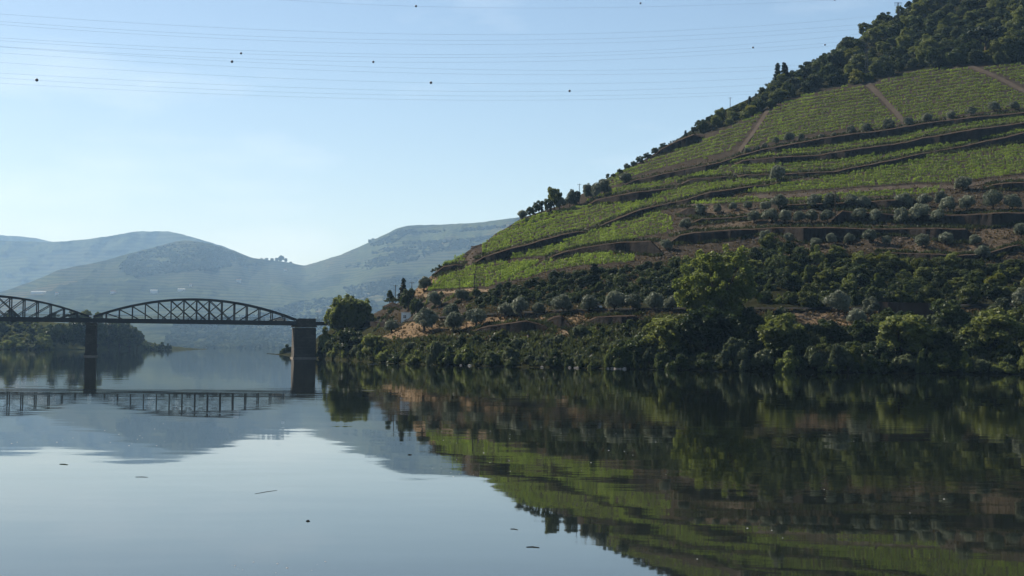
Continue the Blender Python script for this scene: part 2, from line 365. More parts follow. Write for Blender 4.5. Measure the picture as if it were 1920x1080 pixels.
def TY(px, py):
    """distance of the hill's surface along a line of sight"""
    px = np.asarray(px, float); py = np.asarray(py, float)
    w = interp(WL, px); s = interp(SIL, px); t = np.clip((w - py) / (w - s), 0, 1)
    i = np.clip((px - PXG[0]) / 4.0, 0, len(PXG) - 1.001); j = np.clip(t * (len(SG) - 1), 0, len(SG) - 1.001)
    i0 = i.astype(int); j0 = j.astype(int); fi = i - i0; fj = j - j0
    return (YTAB[i0, j0] * (1 - fi) + YTAB[i0 + 1, j0] * fi) * (1 - fj) + (YTAB[i0, j0 + 1] * (1 - fi) + YTAB[i0 + 1, j0 + 1] * fi) * fj
def G(px, py): return at(px, py, TY(px, py))

def inside(poly, x, y):
    p = np.array(poly, float); r = np.zeros(np.shape(x), bool); j = len(p) - 1
    for i in range(len(p)):
        c = ((p[i, 1] > y) != (p[j, 1] > y)) & (x < (p[j, 0] - p[i, 0]) * (y - p[i, 1]) / (p[j, 1] - p[i, 1] + 1e-9) + p[i, 0])
        r ^= c; j = i
    return r

FOREST_LOW = [(1180, 306), (1230, 278), (1300, 249), (1340, 246), (1375, 233), (1437, 203), (1486, 182), (1543, 166), (1624, 153), (1700, 134), (1800, 120), (1920, 116), (2400, 90)]
WOOD_UP = [(895, 548), (940, 536), (985, 529), (1060, 510), (1180, 500), (1230, 494), (1280, 486), (1330, 482), (1420, 460), (1500, 466), (1560, 472), (1640, 480), (1700, 490), (1800, 500), (1920, 497), (2100, 500)]
WOOD_LOW = [(895, 572), (1000, 574), (1100, 570), (1300, 572), (1500, 576), (1920, 568), (2100, 566)]
TAN = [  # dry grass
    [(860, 612), (900, 594), (990, 586), (1060, 588), (1000, 602), (950, 608), (880, 622)],
    [(720, 632), (760, 606), (790, 604), (840, 616), (800, 626), (740, 640)],
    [(1065, 596), (1090, 587), (1180, 588), (1185, 600), (1110, 600), (1080, 606)],
    [(1485, 588), (1570, 582), (1600, 600), (1605, 614), (1560, 612), (1500, 606)],
    [(1610, 600), (1640, 590), (1650, 600), (1625, 612)],
    [(772, 552), (780, 530), (815, 515), (820, 530), (800, 552)],
    [(720, 566), (750, 560), (752, 568), (722, 572)],
    [(1830, 440), (1880, 420), (1920, 420), (1920, 470), (1860, 480), (1800, 470)],
    [(1640, 446), (1720, 444), (1800, 455), (1840, 470), (1760, 478), (1640, 470)],
    [(1480, 455), (1560, 458), (1560, 472), (1490, 474)],
    [(1290, 430), (1400, 412), (1440, 424), (1300, 436)],
    [(1270, 392), (1330, 386), (1460, 392), (1460, 398), (1330, 402)],
]
def hill_mesh():
    S = np.concatenate([np.array([-0.06, -0.02]), SG[::1], ])
    px = PXG[::1]; ncol = len(px)
    V = []; C = []
    w = interp(WL, px); s = interp(SIL, px)
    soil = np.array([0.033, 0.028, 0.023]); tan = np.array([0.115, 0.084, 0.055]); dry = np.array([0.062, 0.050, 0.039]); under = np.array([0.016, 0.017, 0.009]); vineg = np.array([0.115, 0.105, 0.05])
    for k, t in enumerate(S):
        if t < 0:
            p = at(px, w, YTAB[:, 0]); p[:, 2] = -3.0 if k == 0 else -0.6; p[:, 1] -= 14 if k == 0 else 3
            c = np.tile(under, (ncol, 1))
        else:
            py = w + (s - w) * t; p = at(px, py, TY(px, py))
            p[:, 2] += fbm(p[:, 0] / 3.0, p[:, 1] / 3.0, 3) * 0.5 * min(1, t * 10) * (1 if t < 0.985 else 0.2)
            jx = px + fbm(px / 14, py / 14, 3) * 16; jy = py + fbm(px / 11 + 50, py / 11, 3) * 12
            c = np.tile(soil, (ncol, 1))
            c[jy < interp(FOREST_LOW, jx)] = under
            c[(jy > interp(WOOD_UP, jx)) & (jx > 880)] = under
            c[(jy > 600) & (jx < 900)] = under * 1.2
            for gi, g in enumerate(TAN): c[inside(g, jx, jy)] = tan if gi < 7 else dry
        V.append(p); C.append(c)
    last = V[-1]
    for d, dz in ((6, -0.5), (18, -4), (50, -22), (120, -70), (260, -200)):          # over the ridge and down the far side
        p = last.copy(); p[:, 0] += d * 0.35; p[:, 1] += d; p[:, 2] = np.maximum(p[:, 2] + dz, -3); V.append(p); C.append(np.tile(under, (ncol, 1)))
    n = len(V); V = np.array(V).reshape(-1, 3); C = np.array(C).reshape(-1, 3)
    i, j = np.meshgrid(np.arange(n - 1), np.arange(ncol - 1), indexing='ij'); a = (i * ncol + j).ravel()
    Fq = np.stack([a, a + 1, a + ncol + 1, a + ncol], 1)
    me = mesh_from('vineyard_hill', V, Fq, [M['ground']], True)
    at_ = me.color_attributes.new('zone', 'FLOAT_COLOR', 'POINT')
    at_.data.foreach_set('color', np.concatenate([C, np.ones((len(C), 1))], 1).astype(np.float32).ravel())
    return me
hill = link('hillside', hill_mesh()); tag(hill, 'steep terraced vineyard hillside falling to the river', kind='structure')

# ------------------------------------------------------------------ far mountains, river, ground sheet
def ridge_surface(name, ridge, base, yr, yb, px0, px1, step, nrow, mat, amp, expo=1.0, label=''):
    px = np.arange(px0, px1 + 1, step, dtype=float); rp = interp(ridge, px) + fbm(px / 9, px * 0 + 3, 3) * 2.0; bp = interp(base, px); YR = interp(yr, px); YB = interp(yb, px); V = []
    for t in np.linspace(0, 1, nrow):
        py = bp + (rp - bp) * t; Y = YB + (YR - YB) * t ** expo
        Y = Y * (1 + amp * fbm(px / 60 + 9, np.full_like(px, t * 3.2), 5) * min(1, 6 * t))
        V.append(at(px, py, Y))
    first = V[0].copy(); first[:, 1] -= 40; first[:, 2] = -3; V.insert(0, first)
    last = V[-1]
    for d, dz in ((80, -8), (300, -90), (500, -1200)):
        p = last.copy(); p[:, 1] += d; p[:, 2] = np.maximum(p[:, 2] + dz, -3); V.append(p)
    n = len(V); nc = len(px); V = np.array(V).reshape(-1, 3)
    i, j = np.meshgrid(np.arange(n - 1), np.arange(nc - 1), indexing='ij'); a = (i * nc + j).ravel()
    o = link(name, mesh_from(name, V, np.stack([a, a + 1, a + nc + 1, a + nc], 1), [mat], True)); tag(o, label, kind='structure')
    return o
VR = [(-700, 520), (-300, 540), (0, 548), (60, 528), (110, 506), (190, 490), (225, 480), (300, 461), (330, 453), (350, 450), (395, 457), (440, 471), (475, 484), (520, 489), (550, 494), (570, 498), (600, 490), (640, 477),
      (690, 455), (720, 440), (745, 428), (765, 423), (850, 420), (900, 417), (970, 408), (1100, 390), (1500, 350)]
VB = [(-700, 640), (0, 644), (300, 652), (520, 654), (700, 656), (1500, 660)]
VYR = [(-700, 6000), (0, 6800), (350, 8200), (570, 8700), (765, 7700), (970, 6800), (1500, 6500)]
VYB = [(-700, 3000), (0, 3200), (300, 3500), (520, 3600), (700, 3500), (1500, 3400)]
def VYf(px, py):
    px = np.asarray(px, float); rp = interp(VR, px) + fbm(px / 9, px * 0 + 3, 3) * 2.0; bp = interp(VB, px)
    t = np.clip((bp - py) / (bp - rp), 0, 1); Y = interp(VYB, px) + (interp(VYR, px) - interp(VYB, px)) * t ** 0.9
    return Y * (1 + 0.10 * fbm(px / 60 + 9, t * 3.2, 5) * np.minimum(1, 6 * t)), t
ridge_surface('mountain', VR, VB, VYR, VYB, -700, 1500, 4, 110, M['mount'], 0.10, 0.9, 'hazy terraced mountain rising behind the bridge and the river bend')
ridge_surface('mountain', [(-900, 430), (-200, 440), (0, 451), (95, 454), (150, 450), (200, 443), (255, 434), (315, 434), (345, 440), (420, 462), (560, 520), (800, 560)], [(-900, 600), (800, 600)],
              [(-900, 11400), (800, 12000)], [(-900, 9400), (800, 9600)], -900, 800, 5, 60, M['mountfar'], 0.10, 1.0, 'paler rounded mountain behind the nearer one')
ridge_surface('mountain', [(-900, 425), (-100, 436), (0, 441), (25, 442), (70, 447), (120, 458), (200, 490), (500, 540)], [(-900, 590), (500, 590)],
              [(-900, 14300), (500, 14600)], [(-900, 13400), (500, 13600)], -900, 500, 8, 20, M['mountfar'], 0.06, 1.0, 'palest farthest ridge at the edge of the picture')
def sheet(name, z, ext, mat, label):
    v = [(-ext, -ext * 0.08, z), (ext, -ext * 0.08, z), (ext, ext, z), (-ext, ext, z)]
    o = link(name, mesh_from(name, v, [(0, 1, 2, 3)], [mat])); return tag(o, label, kind='structure')
sheet('ground', -4.0, 15400, M['rock'], 'river bed and ground under the water')
sheet('water', 0.0, 15300, M['water'], 'calm dark river mirroring hill, bridge and sky')

# left bank far behind the bridge
LB_SIL = [(-500, 590), (0, 601), (60, 602), (95, 612), (150, 630), (230, 646), (320, 654), (335, 655)]
LB_WL = [(-500, 653), (0, 656), (100, 656.5), (200, 656), (320, 655.2), (335, 655.2)]
def lby(px, py):
    t = np.clip((interp(LB_WL, px) - py) / (interp(LB_WL, px) - interp(LB_SIL, px) + 0.01), 0, 1)
    y0 = interp([(-500, 850), (0, 960), (100, 980), (200, 1150), (335, 1500)], px); return y0 + t * 90
def left_bank():
    px = np.arange(-500, 336, 6.0); V = []
    b = at(px, interp(LB_WL, px), lby(px, interp(LB_WL, px))); b2 = b.copy(); b2[:, 2] = -3; b2[:, 1] -= 10; V.append(b2)
    for t in np.linspace(0, 1, 14):
        py = interp(LB_WL, px) * (1 - t) + interp(LB_SIL, px) * t; p = at(px, py, lby(px, py)); p[:, 2] += fbm(px / 10, px * 0 + t * 6, 3) * 2; V.append(p)
    p = V[-1].copy(); p[:, 1] += 150; V.append(p); p = p.copy(); p[:, 1] += 100; p[:, 2] = -3; V.append(p)
    n = len(V); nc = len(px); V = np.array(V).reshape(-1, 3)
    i, j = np.meshgrid(np.arange(n - 1), np.arange(nc - 1), indexing='ij'); a = (i * nc + j).ravel()
    me = mesh_from('river_bank', V, np.stack([a, a + 1, a + nc + 1, a + nc], 1), [M['ground']], True)
    c = np.tile(np.array([0.045, 0.050, 0.022, 1], np.float32), (len(V), 1)); q = me.color_attributes.new('zone', 'FLOAT_COLOR', 'POINT'); q.data.foreach_set('color', c.ravel())
    o = link('river_bank_terrain', me); tag(o, 'low green far bank seen under the left bridge span', kind='structure')
left_bank()

# ------------------------------------------------------------------ paths and terrace walls
def ribbon(name, line, halfw, mat, label, lift=0.12, yfun=TY, kind='structure'):
    """a path laid on the ground; line = points in the picture, halfw in picture pixels (across the line)"""
    p = np.array(line, float); d = np.r_[0, np.cumsum(np.hypot(*np.diff(p, axis=0).T))]; n = max(6, int(d[-1] / 3)); t = np.linspace(0, d[-1], n)
    x = np.interp(t, d, p[:, 0]); y = np.interp(t, d, p[:, 1]) + fbm(t / 12, t * 0 + 2, 3) * 1.2
    tx = np.gradient(x); ty = np.gradient(y); l = np.hypot(tx, ty); nx = -ty / l; ny = tx / l
    hw = np.interp(np.linspace(0, 1, n), np.linspace(0, 1, len(np.atleast_1d(halfw))), np.atleast_1d(halfw)) * (1 + fbm(t / 9, t * 0 + 8, 2) * 0.5)
    rows = []
    for k in np.linspace(-1, 1, 5):
        q = at(x + nx * hw * k, y + ny * hw * k, yfun(x + nx * hw * k, y + ny * hw * k)); q[:, 2] += lift; q[:, 1] -= lift * 2; rows.append(q)
    V = np.array(rows).reshape(-1, 3); i, j = np.meshgrid(np.arange(4), np.arange(n - 1), indexing='ij'); a = (i * n + j).ravel()
    o = link(name, mesh_from(name, V, np.stack([a, a + 1, a + n + 1, a + n], 1), [mat], True)); return tag(o, label, kind=kind)
ribbon('path', [(1440, 206), (1420, 238), (1398, 268), (1386, 284)], 3.2, M['path'], 'steep dirt path between two upper vineyards')
ribbon('path', [(1626, 157), (1650, 180), (1680, 212), (1699, 236)], 4.4, M['path'], 'wide pale dirt path down between the upper vineyards')
ribbon('path', [(1815, 124), (1860, 141), (1920, 171), (1990, 205)], 3.6, M['path'], 'dirt path slanting down at the edge of the wood')
ribbon('path', [(1290, 388), (1400, 370), (1500, 367), (1583, 359), (1720, 350), (1790, 352), (1860, 340), (1940, 333)], 3.2, M['path'], 'earth track between two strips of vines')
ribbon('path', [(985, 600), (1020, 610), (1052, 622), (1066, 628)], [3.5, 4.5], M['tanpath'], 'sunlit dirt ramp going down to the river bank')
ribbon('path', [(795, 556), (823, 550), (887, 544), (918, 546)], 2.5, M['tanpath'], 'track along the foot of the lowest vineyard')
ribbon('path', [(876, 498), (880, 488), (890, 476), (905, 462)], [6, 7], M['path'], 'bare pinkish earth at the nose of the hill')
ribbon('road', [(600, 606), (690, 604), (770, 602), (860, 594), (913, 591), (1060, 583), (1200, 581), (1400, 580), (1640, 580), (1800, 574), (1960, 572), (2100, 571)], 1.3, M['asphalt'], 'narrow road along the foot of the hill', 0.25)

def terrace_wall(name, top, bot, label, mat='bank', bench=2.0, cat='retaining wall', benchmat='bench', lean=0.12):
    x0 = max(top[0][0], bot[0][0]); x1 = min(top[-1][0], bot[-1][0]); n = max(12, int((x1 - x0) / 1.6)); x = np.linspace(x0, x1, n)
    yt = interp(top, x) + fbm(x / 40, x * 0 + x0, 5) * 3.5; yb = interp(bot, x) + 0.6 + fbm(x / 30, x * 0 + x1, 5) * 4.0
    fade = np.minimum(1, np.minimum(np.arange(n), n - 1 - np.arange(n)) / 12.0); yt = yb - np.maximum(0.4, (yb - yt)) * (0.25 + 0.75 * fade)
    Yb = TY(x, yb) - 0.3
    rows = []
    lo = at(x, yb, Yb); lo2 = lo.copy(); lo2[:, 2] -= 1.5; rows.append(lo2)
    for k in (0.0, 0.35, 0.7, 1.0):
        py = yb + (yt - yb) * k; q = at(x, py, Yb + lean * k * (yb - yt) * Yb / F + fbm(x / 5, x * 0 + k * 7, 4) * 0.7 * (1 if 0 < k < 1 else 0)); rows.append(q)
    bk = at(x, yt - bench, np.maximum(TY(x, yt - bench), Yb + 0.5)); bk[:, 2] += 0.06; rows.append(bk)
    dn = bk.copy(); dn[:, 2] -= 2.5; rows.append(dn)
    wallV = np.array(rows[:5]).reshape(-1, 3)
    i, j = np.meshgrid(np.arange(4), np.arange(n - 1), indexing='ij'); a = (i * n + j).ravel()
    e = bpy.data.objects.new(name, None); col.objects.link(e); e.location = tuple(map(float, lo[n // 2])); tag(e, label, cat)
    off = np.array(lo[n // 2])
    link('wall_face', mesh_from('wall_face', wallV - off, np.stack([a, a + 1, a + n + 1, a + n], 1), [M[mat]]), e)
    if bench > 0:
        bV = np.array(rows[4:7]).reshape(-1, 3); i, j = np.meshgrid(np.arange(2), np.arange(n - 1), indexing='ij'); a = (i * n + j).ravel()
        link('wall_top', mesh_from('wall_top', bV - off, np.stack([a, a + 1, a + n + 1, a + n], 1), [M[benchmat]], True), e)
    return e
TW = [
    ('dark earth bank below the big upper vineyards', [(1167, 344), (1195, 337), (1263, 323), (1324, 311), (1350, 305), (1385, 292), (1429, 281), (1494, 269), (1543, 259), (1602, 251), (1665, 244), (1729, 232), (1824, 221), (1920, 211), (2100, 195)],
     [(1167, 349), (1195, 345), (1263, 333), (1324, 322), (1350, 312), (1380, 299), (1441, 286), (1494, 280), (1543, 273), (1602, 265), (1665, 256), (1751, 239), (1829, 229), (1920, 218), (2100, 203)]),
    ('second dark earth bank down from the big upper vineyards', [(1372, 306), (1445, 296), (1539, 291), (1602, 281), (1700, 268), (1729, 260), (1829, 243), (1920, 232), (2100, 212)],
     [(1372, 310), (1445, 308), (1539, 301), (1584, 298), (1700, 280), (1729, 275), (1829, 265), (1862, 254), (1920, 239), (2100, 224)]),
    ('third dark earth bank, ending at a lone round olive tree', [(1380, 328), (1472, 327), (1563, 322), (1624, 310), (1700, 295), (1729, 289), (1804, 275), (1920, 250), (2100, 228)],
     [(1380, 333), (1472, 333), (1563, 329), (1624, 317), (1700, 303), (1751, 288), (1829, 279), (1920, 264), (2100, 242)]),
    ('short brown bank in the middle of the vineyards', [(1271, 344), (1303, 335), (1380, 331)], [(1271, 350), (1318, 341), (1380, 335)]),
    ('dark curved bank under the row of skyline trees', [(1098, 383), (1120, 374), (1187, 361), (1242, 355), (1267, 351)], [(1098, 386), (1120, 382), (1197, 377), (1234, 364), (1267, 354)]),
    ('long dark bank sweeping down across the mid slope', [(1104, 433), (1142, 416), (1197, 395), (1293, 373), (1332, 361), (1391, 353), (1440, 346), (1480, 338)],
     [(1104, 436), (1142, 423), (1181, 411), (1246, 391), (1297, 381), (1332, 373), (1391, 361), (1440, 350), (1480, 341)]),
    ('dark bank running out to the bare nose of the hill', [(888, 487), (952, 469), (994, 457), (1051, 441), (1104, 432)], [(888, 496), (941, 488), (958, 479), (1011, 466), (1049, 455), (1104, 435)]),
    ('tall shaded bank below the round vineyard plot', [(1023, 484), (1064, 471), (1125, 459), (1171, 455), (1240, 453)], [(1023, 488), (1064, 482), (1125, 472), (1181, 474), (1240, 480)]),
    ('long straight shaded wall above the lowest olive row', [(1255, 445), (1303, 436), (1364, 432), (1471, 428), (1563, 428), (1640, 430), (1728, 429), (1830, 431)],
     [(1255, 458), (1303, 456), (1364, 450), (1420, 440), (1471, 442), (1506, 455), (1575, 450), (1640, 442), (1681, 440), (1783, 454), (1830, 454)]),
    ('shaded wall behind the middle row of olive trees', [(1560, 394), (1600, 398), (1700, 404), (1783, 404), (1864, 401), (1930, 400), (2080, 392)], [(1560, 418), (1598, 420), (1700, 415), (1783, 424), (1864, 426), (1930, 415), (2080, 410)]),
    ('low dark wall under the upper row of olive trees', [(1460, 385), (1560, 382), (1634, 379), (1679, 375), (1730, 373)], [(1460, 390), (1560, 389), (1634, 390), (1679, 391), (1730, 384)]),
    ('small broken wall by the two dark olives', [(1268, 390), (1305, 391), (1325, 392)], [(1268, 404), (1305, 405), (1325, 402)]),
    ('thin dark bank below the small broken wall', [(1296, 413), (1350, 409), (1405, 406), (1440, 405)], [(1296, 421), (1350, 416), (1405, 410), (1440, 408)]),
    ('low bank at the edge of the picture above the tall olives', [(1845, 349), (1880, 344), (1920, 342), (2060, 332)], [(1845, 353), (1880, 355), (1920, 355), (2060, 346)]),
    ('dark bank beneath the pines at the vineyard top', [(1222, 289), (1263, 268), (1303, 252), (1320, 250)], [(1222, 294), (1250, 286), (1299, 270), (1320, 258)]),
    ('dark stepped bank on the nose of the hill', [(810, 511), (833, 501), (863, 496), (875, 495)], [(810, 519), (847, 509), (875, 498)]),
    ('broad shaded wall under the sunlit roadside terrace', [(881, 620), (915, 612), (951, 607), (988, 602), (1015, 609), (1042, 619)], [(881, 624), (915, 625), (975, 627), (1042, 622)]),
    ('shaded wall beside the sunlit dirt ramp', [(1018, 597), (1054, 593), (1072, 592)], [(1018, 603), (1046, 615), (1072, 618)]),
    ('shaded bank under the roadside olive trees', [(1098, 595), (1130, 594), (1178, 592), (1210, 592)], [(1098, 606), (1130, 612), (1178, 612), (1210, 604)]),
    ('earth platform wall below the dark pines near the bridge', [(719, 567), (735, 566), (752, 565)], [(719, 578), (735, 579), (752, 580)]),
    ('bank at the edge of the lowest olive terrace', [(1640, 472), (1700, 476), (1760, 478), (1800, 480), (1850, 476), (1900, 462), (1930, 455)], [(1640, 476), (1700, 484), (1760, 492), (1800, 492), (1850, 488), (1900, 470), (1930, 460)]),
]
for lab, t, b in TW: terrace_wall('retaining_wall', t, b, lab)

def standing_wall(name, line, hpx, mat, label, thick=0.5, cat='wall'):
    """a free standing wall: line = its foot in the picture, hpx = its height there"""
    p = np.array(line, float); n = max(4, int((p[-1, 0] - p[0, 0]) / 5)); x = np.linspace(p[0, 0], p[-1, 0], n); yb = interp(line, x); h = interp(hpx, x)
    Y = TY(x, yb); a = at(x, yb + 1.5, Y); t = at(x, yb - h, Y); a2 = a.copy(); t2 = t.copy(); a2[:, 1] += thick; t2[:, 1] += thick
    V = np.array([a, t, t2, a2]).reshape(-1, 3); i, j = np.meshgrid(np.arange(3), np.arange(n - 1), indexing='ij'); q = (i * n + j).ravel()
    fs = [tuple(f) for f in np.stack([q, q + 1, q + n + 1, q + n], 1)] + [(0, n, 2 * n, 3 * n), (n - 1, 4 * n - 1, 3 * n - 1, 2 * n - 1)]
    o = link(name, mesh_from(name, V, fs, [M[mat]])); return tag(o, label, cat)
standing_wall('road_parapet', [(905, 596), (1060, 588), (1200, 586), (1280, 586)], [(905, 3), (1060, 4), (1280, 5)], 'bank', 'low dark parapet along the road by the white car')
standing_wall('road_parapet', [(1395, 587), (1480, 587), (1560, 586), (1640, 588)], [(1395, 4), (1640, 4)], 'bank', 'low dark parapet behind the sunlit grass patch')
standing_wall('brown_wall', [(1648, 592), (1700, 598), (1741, 601), (1782, 590)], [(1648, 26), (1700, 31), (1741, 33), (1782, 22)], 'brownwall', 'tall plain brown wall behind the big riverside bush')
standing_wall('road_parapet', [(1784, 582), (1830, 580), (1876, 579), (1990, 577)], [(1784, 5), (1990, 5)], 'bank', 'low dark parapet past the tall brown wall')
standing_wall('road_wall', [(671, 612), (720, 613), (752, 612)], [(671, 10), (752, 9)], 'bank', 'dark roadside wall between bridge and white hut')

# ------------------------------------------------------------------ plants
def crown(name, seed, lobes, nleaf, size, mats, out=0.7, up=0.15, core=0.42, droop=0.0, aspect=1.6):
    """leaf-sized faces spread through and over rounded clumps, with a rough solid heart in each clump"""
    r = np.random.default_rng(seed); lobes = np.array(lobes, float); c = lobes[:, :3]; rad = lobes[:, 3:6]
    w = (rad.prod(1)) ** (2 / 3); k = r.choice(len(lobes), nleaf, p=w / w.sum())
    d = r.normal(size=(nleaf, 3)); d[:, 2] += up; d /= np.linalg.norm(d, axis=1)[:, None]
    q = 0.62 + 0.5 * r.random(nleaf) ** 0.7
    p = c[k] + d * rad[k] * q[:, None]
    nrm = d * out + r.normal(size=(nleaf, 3)) * 0.5; nrm /= np.linalg.norm(nrm, axis=1)[:, None]
    t = np.cross(nrm, r.normal(size=(nleaf, 3))); t[:, 2] -= droop; t -= nrm * (t * nrm).sum(1)[:, None]; t /= np.linalg.norm(t, axis=1)[:, None]
    b = np.cross(nrm, t); s = size * (0.6 + 0.8 * r.random(nleaf))[:, None]
    V = np.stack([p + t * s * aspect / 2, p + b * s / 2, p - t * s * aspect / 2, p - b * s / 2], 1).reshape(-1, 3)
    V[:, 2] = np.maximum(V[:, 2], 0.02)
    Fq = np.arange(nleaf * 4).reshape(-1, 4)
    faces = [tuple(f) for f in Fq.tolist()]
    vv = [V]; off = len(V)
    if core > 0:
        ico = bpy_ico()
        for i in range(len(lobes)):
            cv = ico[0] * rad[i] * core * (0.8 + 0.4 * r.random((len(ico[0]), 1))) + c[i]; cv[:, 2] = np.maximum(cv[:, 2], 0.01)
            vv.append(cv); faces += [tuple(x + off for x in f) for f in ico[1]]; off += len(cv)
    return mesh_from(name, np.concatenate(vv), faces, mats)
_ico = None
def bpy_ico():
    global _ico
    if _ico is None:
        import bmesh
        bm = bmesh.new(); bmesh.ops.create_icosphere(bm, subdivisions=1, radius=1); _ico = (np.array([v.co[:] for v in bm.verts]), [tuple(v.index for v in f.verts) for f in bm.faces]); bm.free()
    return _ico
def lobes_ellipsoid(seed, n, c, R, lr, inner=0.62, jit=0.2, zmin=-0.6):
    r = np.random.default_rng(seed); L = []
    while len(L) < n:
        d = r.normal(size=3); d /= np.linalg.norm(d)
        if d[2] < zmin: continue
        q = inner * (1 + r.uniform(-jit, jit)); l = lr * r.uniform(0.75, 1.3)
        L.append((c[0] + d[0] * R[0] * q, c[1] + d[1] * R[1] * q, c[2] + d[2] * R[2] * q, l, l, l * 0.85))
    return L
def trunk_mesh(name, seed, h, r0, limbs, spread, top):
    r = random.Random(seed); m = MB()
    pts = [(0, 0, -0.5), (r.uniform(-.05, .05) * h, 0, h * 0.5), (r.uniform(-.1, .1) * h, r.uniform(-.1, .1) * h, h)]
    m.tube(pts, [r0 * 1.3, r0, r0 * 0.8], 7)
    for k in range(limbs):
        a = 2 * math.pi * (k + r.random() * 0.6) / limbs; e = (spread * math.cos(a), spread * math.sin(a), top * r.uniform(0.85, 1.05))
        mid = ((pts[2][0] + e[0]) / 2 + r.uniform(-.1, .1) * spread, (pts[2][1] + e[1]) / 2, h + (e[2] - h) * 0.55)
        m.tube([pts[2], mid, e], [r0 * 0.65, r0 * 0.4, r0 * 0.12], 5)
    return m.mesh(name, [M['bark']], True)
KINDS = {}
def kind(key, W, H, variants): KINDS[key] = (W, H, variants)
def v_olive(s): return (trunk_mesh('trunk', s, 0.9, 0.2, 4, 1.0, 2.4), crown('crown', s, lobes_ellipsoid(s, 24, (0.12 * (s - 2), 0, 2.0 + 0.2 * (s % 2)), (1.95, 1.85, 1.7), 0.68, 0.62, 0.3, -0.75), 3600, 0.19, [M['olive']], aspect=2.2))
def v_round(s, mat='oak'): return (trunk_mesh('trunk', s, 1.0, 0.25, 4, 1.2, 3.0), crown('crown', s, lobes_ellipsoid(s, 30, (0, 0, 2.4), (2.3, 2.3, 2.3), 0.68, 0.68, 0.4, -0.7), 3200, 0.28, [M[mat]], aspect=1.5))
def v_tree(s, mat='forest'):
    L = lobes_ellipsoid(s, 34, (0, 0, 5.0), (3.1, 3.1, 3.2), 0.85, 0.7, 0.5, -0.6) + lobes_ellipsoid(s + 9, 16, (0.4, 0, 2.7), (3.3, 3.1, 2.0), 0.8, 0.7, 0.4, -0.8)
    return (trunk_mesh('trunk', s, 2.6, 0.28, 5, 1.9, 6.0), crown('crown', s, L, 5200, 0.36, [M[mat]], aspect=1.6))
def v_bush(s, mat='broad'):
    r = np.random.default_rng(s); L = []
    for k in range(34):
        a = r.uniform(0, 6.28); q = r.uniform(0, 1) ** 0.6 * 2.5; z = r.uniform(0.2, 1) * (4.4 - 1.1 * q); l = r.uniform(0.35, 0.9)
        L.append((q * math.cos(a), q * math.sin(a), max(0.35, z), l, l, l * 0.9))
    return (trunk_mesh('trunk', s, 0.6, 0.16, 6, 1.4, 2.6), crown('crown', s, L, 5000, 0.28, [M[mat]], aspect=2.0, droop=0.3))
def v_willow(s, mat='willow'):
    r = np.random.default_rng(s); L = []
    for k in range(24):
        a = r.uniform(0, 6.28); q = r.uniform(0.2, 1) * 2.0; z = 4.2 - 0.5 * q * q + r.uniform(-1.6, .3); l = r.uniform(0.4, 0.75)
        L.append((q * math.cos(a), q * math.sin(a), max(0.7, z), l, l, l * 1.5))
    return (trunk_mesh('trunk', s, 1.2, 0.2, 5, 1.2, 3.6), crown('crown', s, L, 3800, 0.26, [M[mat]], aspect=2.6, droop=1.2))
def v_pine(s):
    r = np.random.default_rng(s); L = []
    for k in range(30):
        z = 1.4 + 7.4 * (k / 29) ; R = 1.75 * (1 - (k / 31)) ** 0.8 + 0.12; a = k * 2.4 + r.uniform(-.4, .4); q = R * r.uniform(0.35, 0.85); l = 0.35 + 0.42 * (1 - k / 30)
        L.append((q * math.cos(a), q * math.sin(a), z, l * 1.2, l * 1.2, l * 0.7))
    m = MB(); m.tube([(0, 0, -0.5), (0.05, 0, 4), (0, 0, 8.6)], [0.24, 0.16, 0.03], 6)
    return (m.mesh('trunk', [M['bark']], True), crown('crown', s, L, 2600, 0.30, [M['pine']], aspect=2.0))
def v_stonepine(s):
    L = lobes_ellipsoid(s, 18, (0, 0, 6.6), (3.0, 3.0, 1.5), 1.0, 0.7, 0.25, -0.25)
    return (trunk_mesh('trunk', s, 4.2, 0.26, 6, 2.0, 6.4), crown('crown', s, L, 3000, 0.30, [M['pine']], aspect=2.0))
def v_poplar(s):
    r = np.random.default_rng(s); L = []
    for c, R, n in (((-2.6, 0, 9.0), (4.0, 4.2, 5.4), 46), ((2.4, 0.5, 9.6), (4.2, 4.4, 5.6), 50), ((-4.6, 0, 4.6), (2.0, 2.4, 3.4), 16), ((4.4, 0, 6.0), (2.6, 3.0, 4.0), 18), ((0.6, 0, 5.0), (3.4, 3.6, 3.4), 16)):
        L += [(x, y, max(1.2, z), l, l2, l3 * 1.3) for x, y, z, l, l2, l3 in lobes_ellipsoid(int(r.integers(9999)), n, c, R, 0.78, 0.84, 0.35, -0.8)]
    for x, z in ((1.5, 15.8), (-2.9, 14.9)): L.append((x, 0, z, 0.6, 0.6, 0.9))
    return (trunk_mesh('trunk', s, 3.6, 0.34, 8, 3.8, 12.0), crown('crown', s, L, 19000, 0.36, [M['poplar']], aspect=1.4, core=0.0, out=0.5))
def v_spray(s):
    r = np.random.default_rng(s); L = []
    for k in range(110):
        d = r.normal(size=3); d /= np.linalg.norm(d); d[2] = abs(d[2]) if r.random() < 0.75 else d[2] * 0.4; R = r.uniform(0.72, 1.04); l = r.uniform(0.35, 0.7)
        L.append((d[0] * 5.7 * R, d[1] * 5.7 * R, 4.2 + d[2] * 5.2 * R, l, l, l * 2.0))
    L += lobes_ellipsoid(s, 22, (0, 0, 4.6), (4.8, 4.8, 3.8), 1.5, 0.6, 0.3)
    return (trunk_mesh('trunk', s, 2.4, 0.42, 6, 3.0, 6.6), crown('crown', s, L, 14000, 0.36, [M['broad']], aspect=2.6, core=0.0))
kind('olive', 3.6, 3.5, [v_olive(s) for s in (1, 2, 3, 4)])
kind('round', 5.2, 4.9, [v_round(s) for s in (11, 12, 13)])
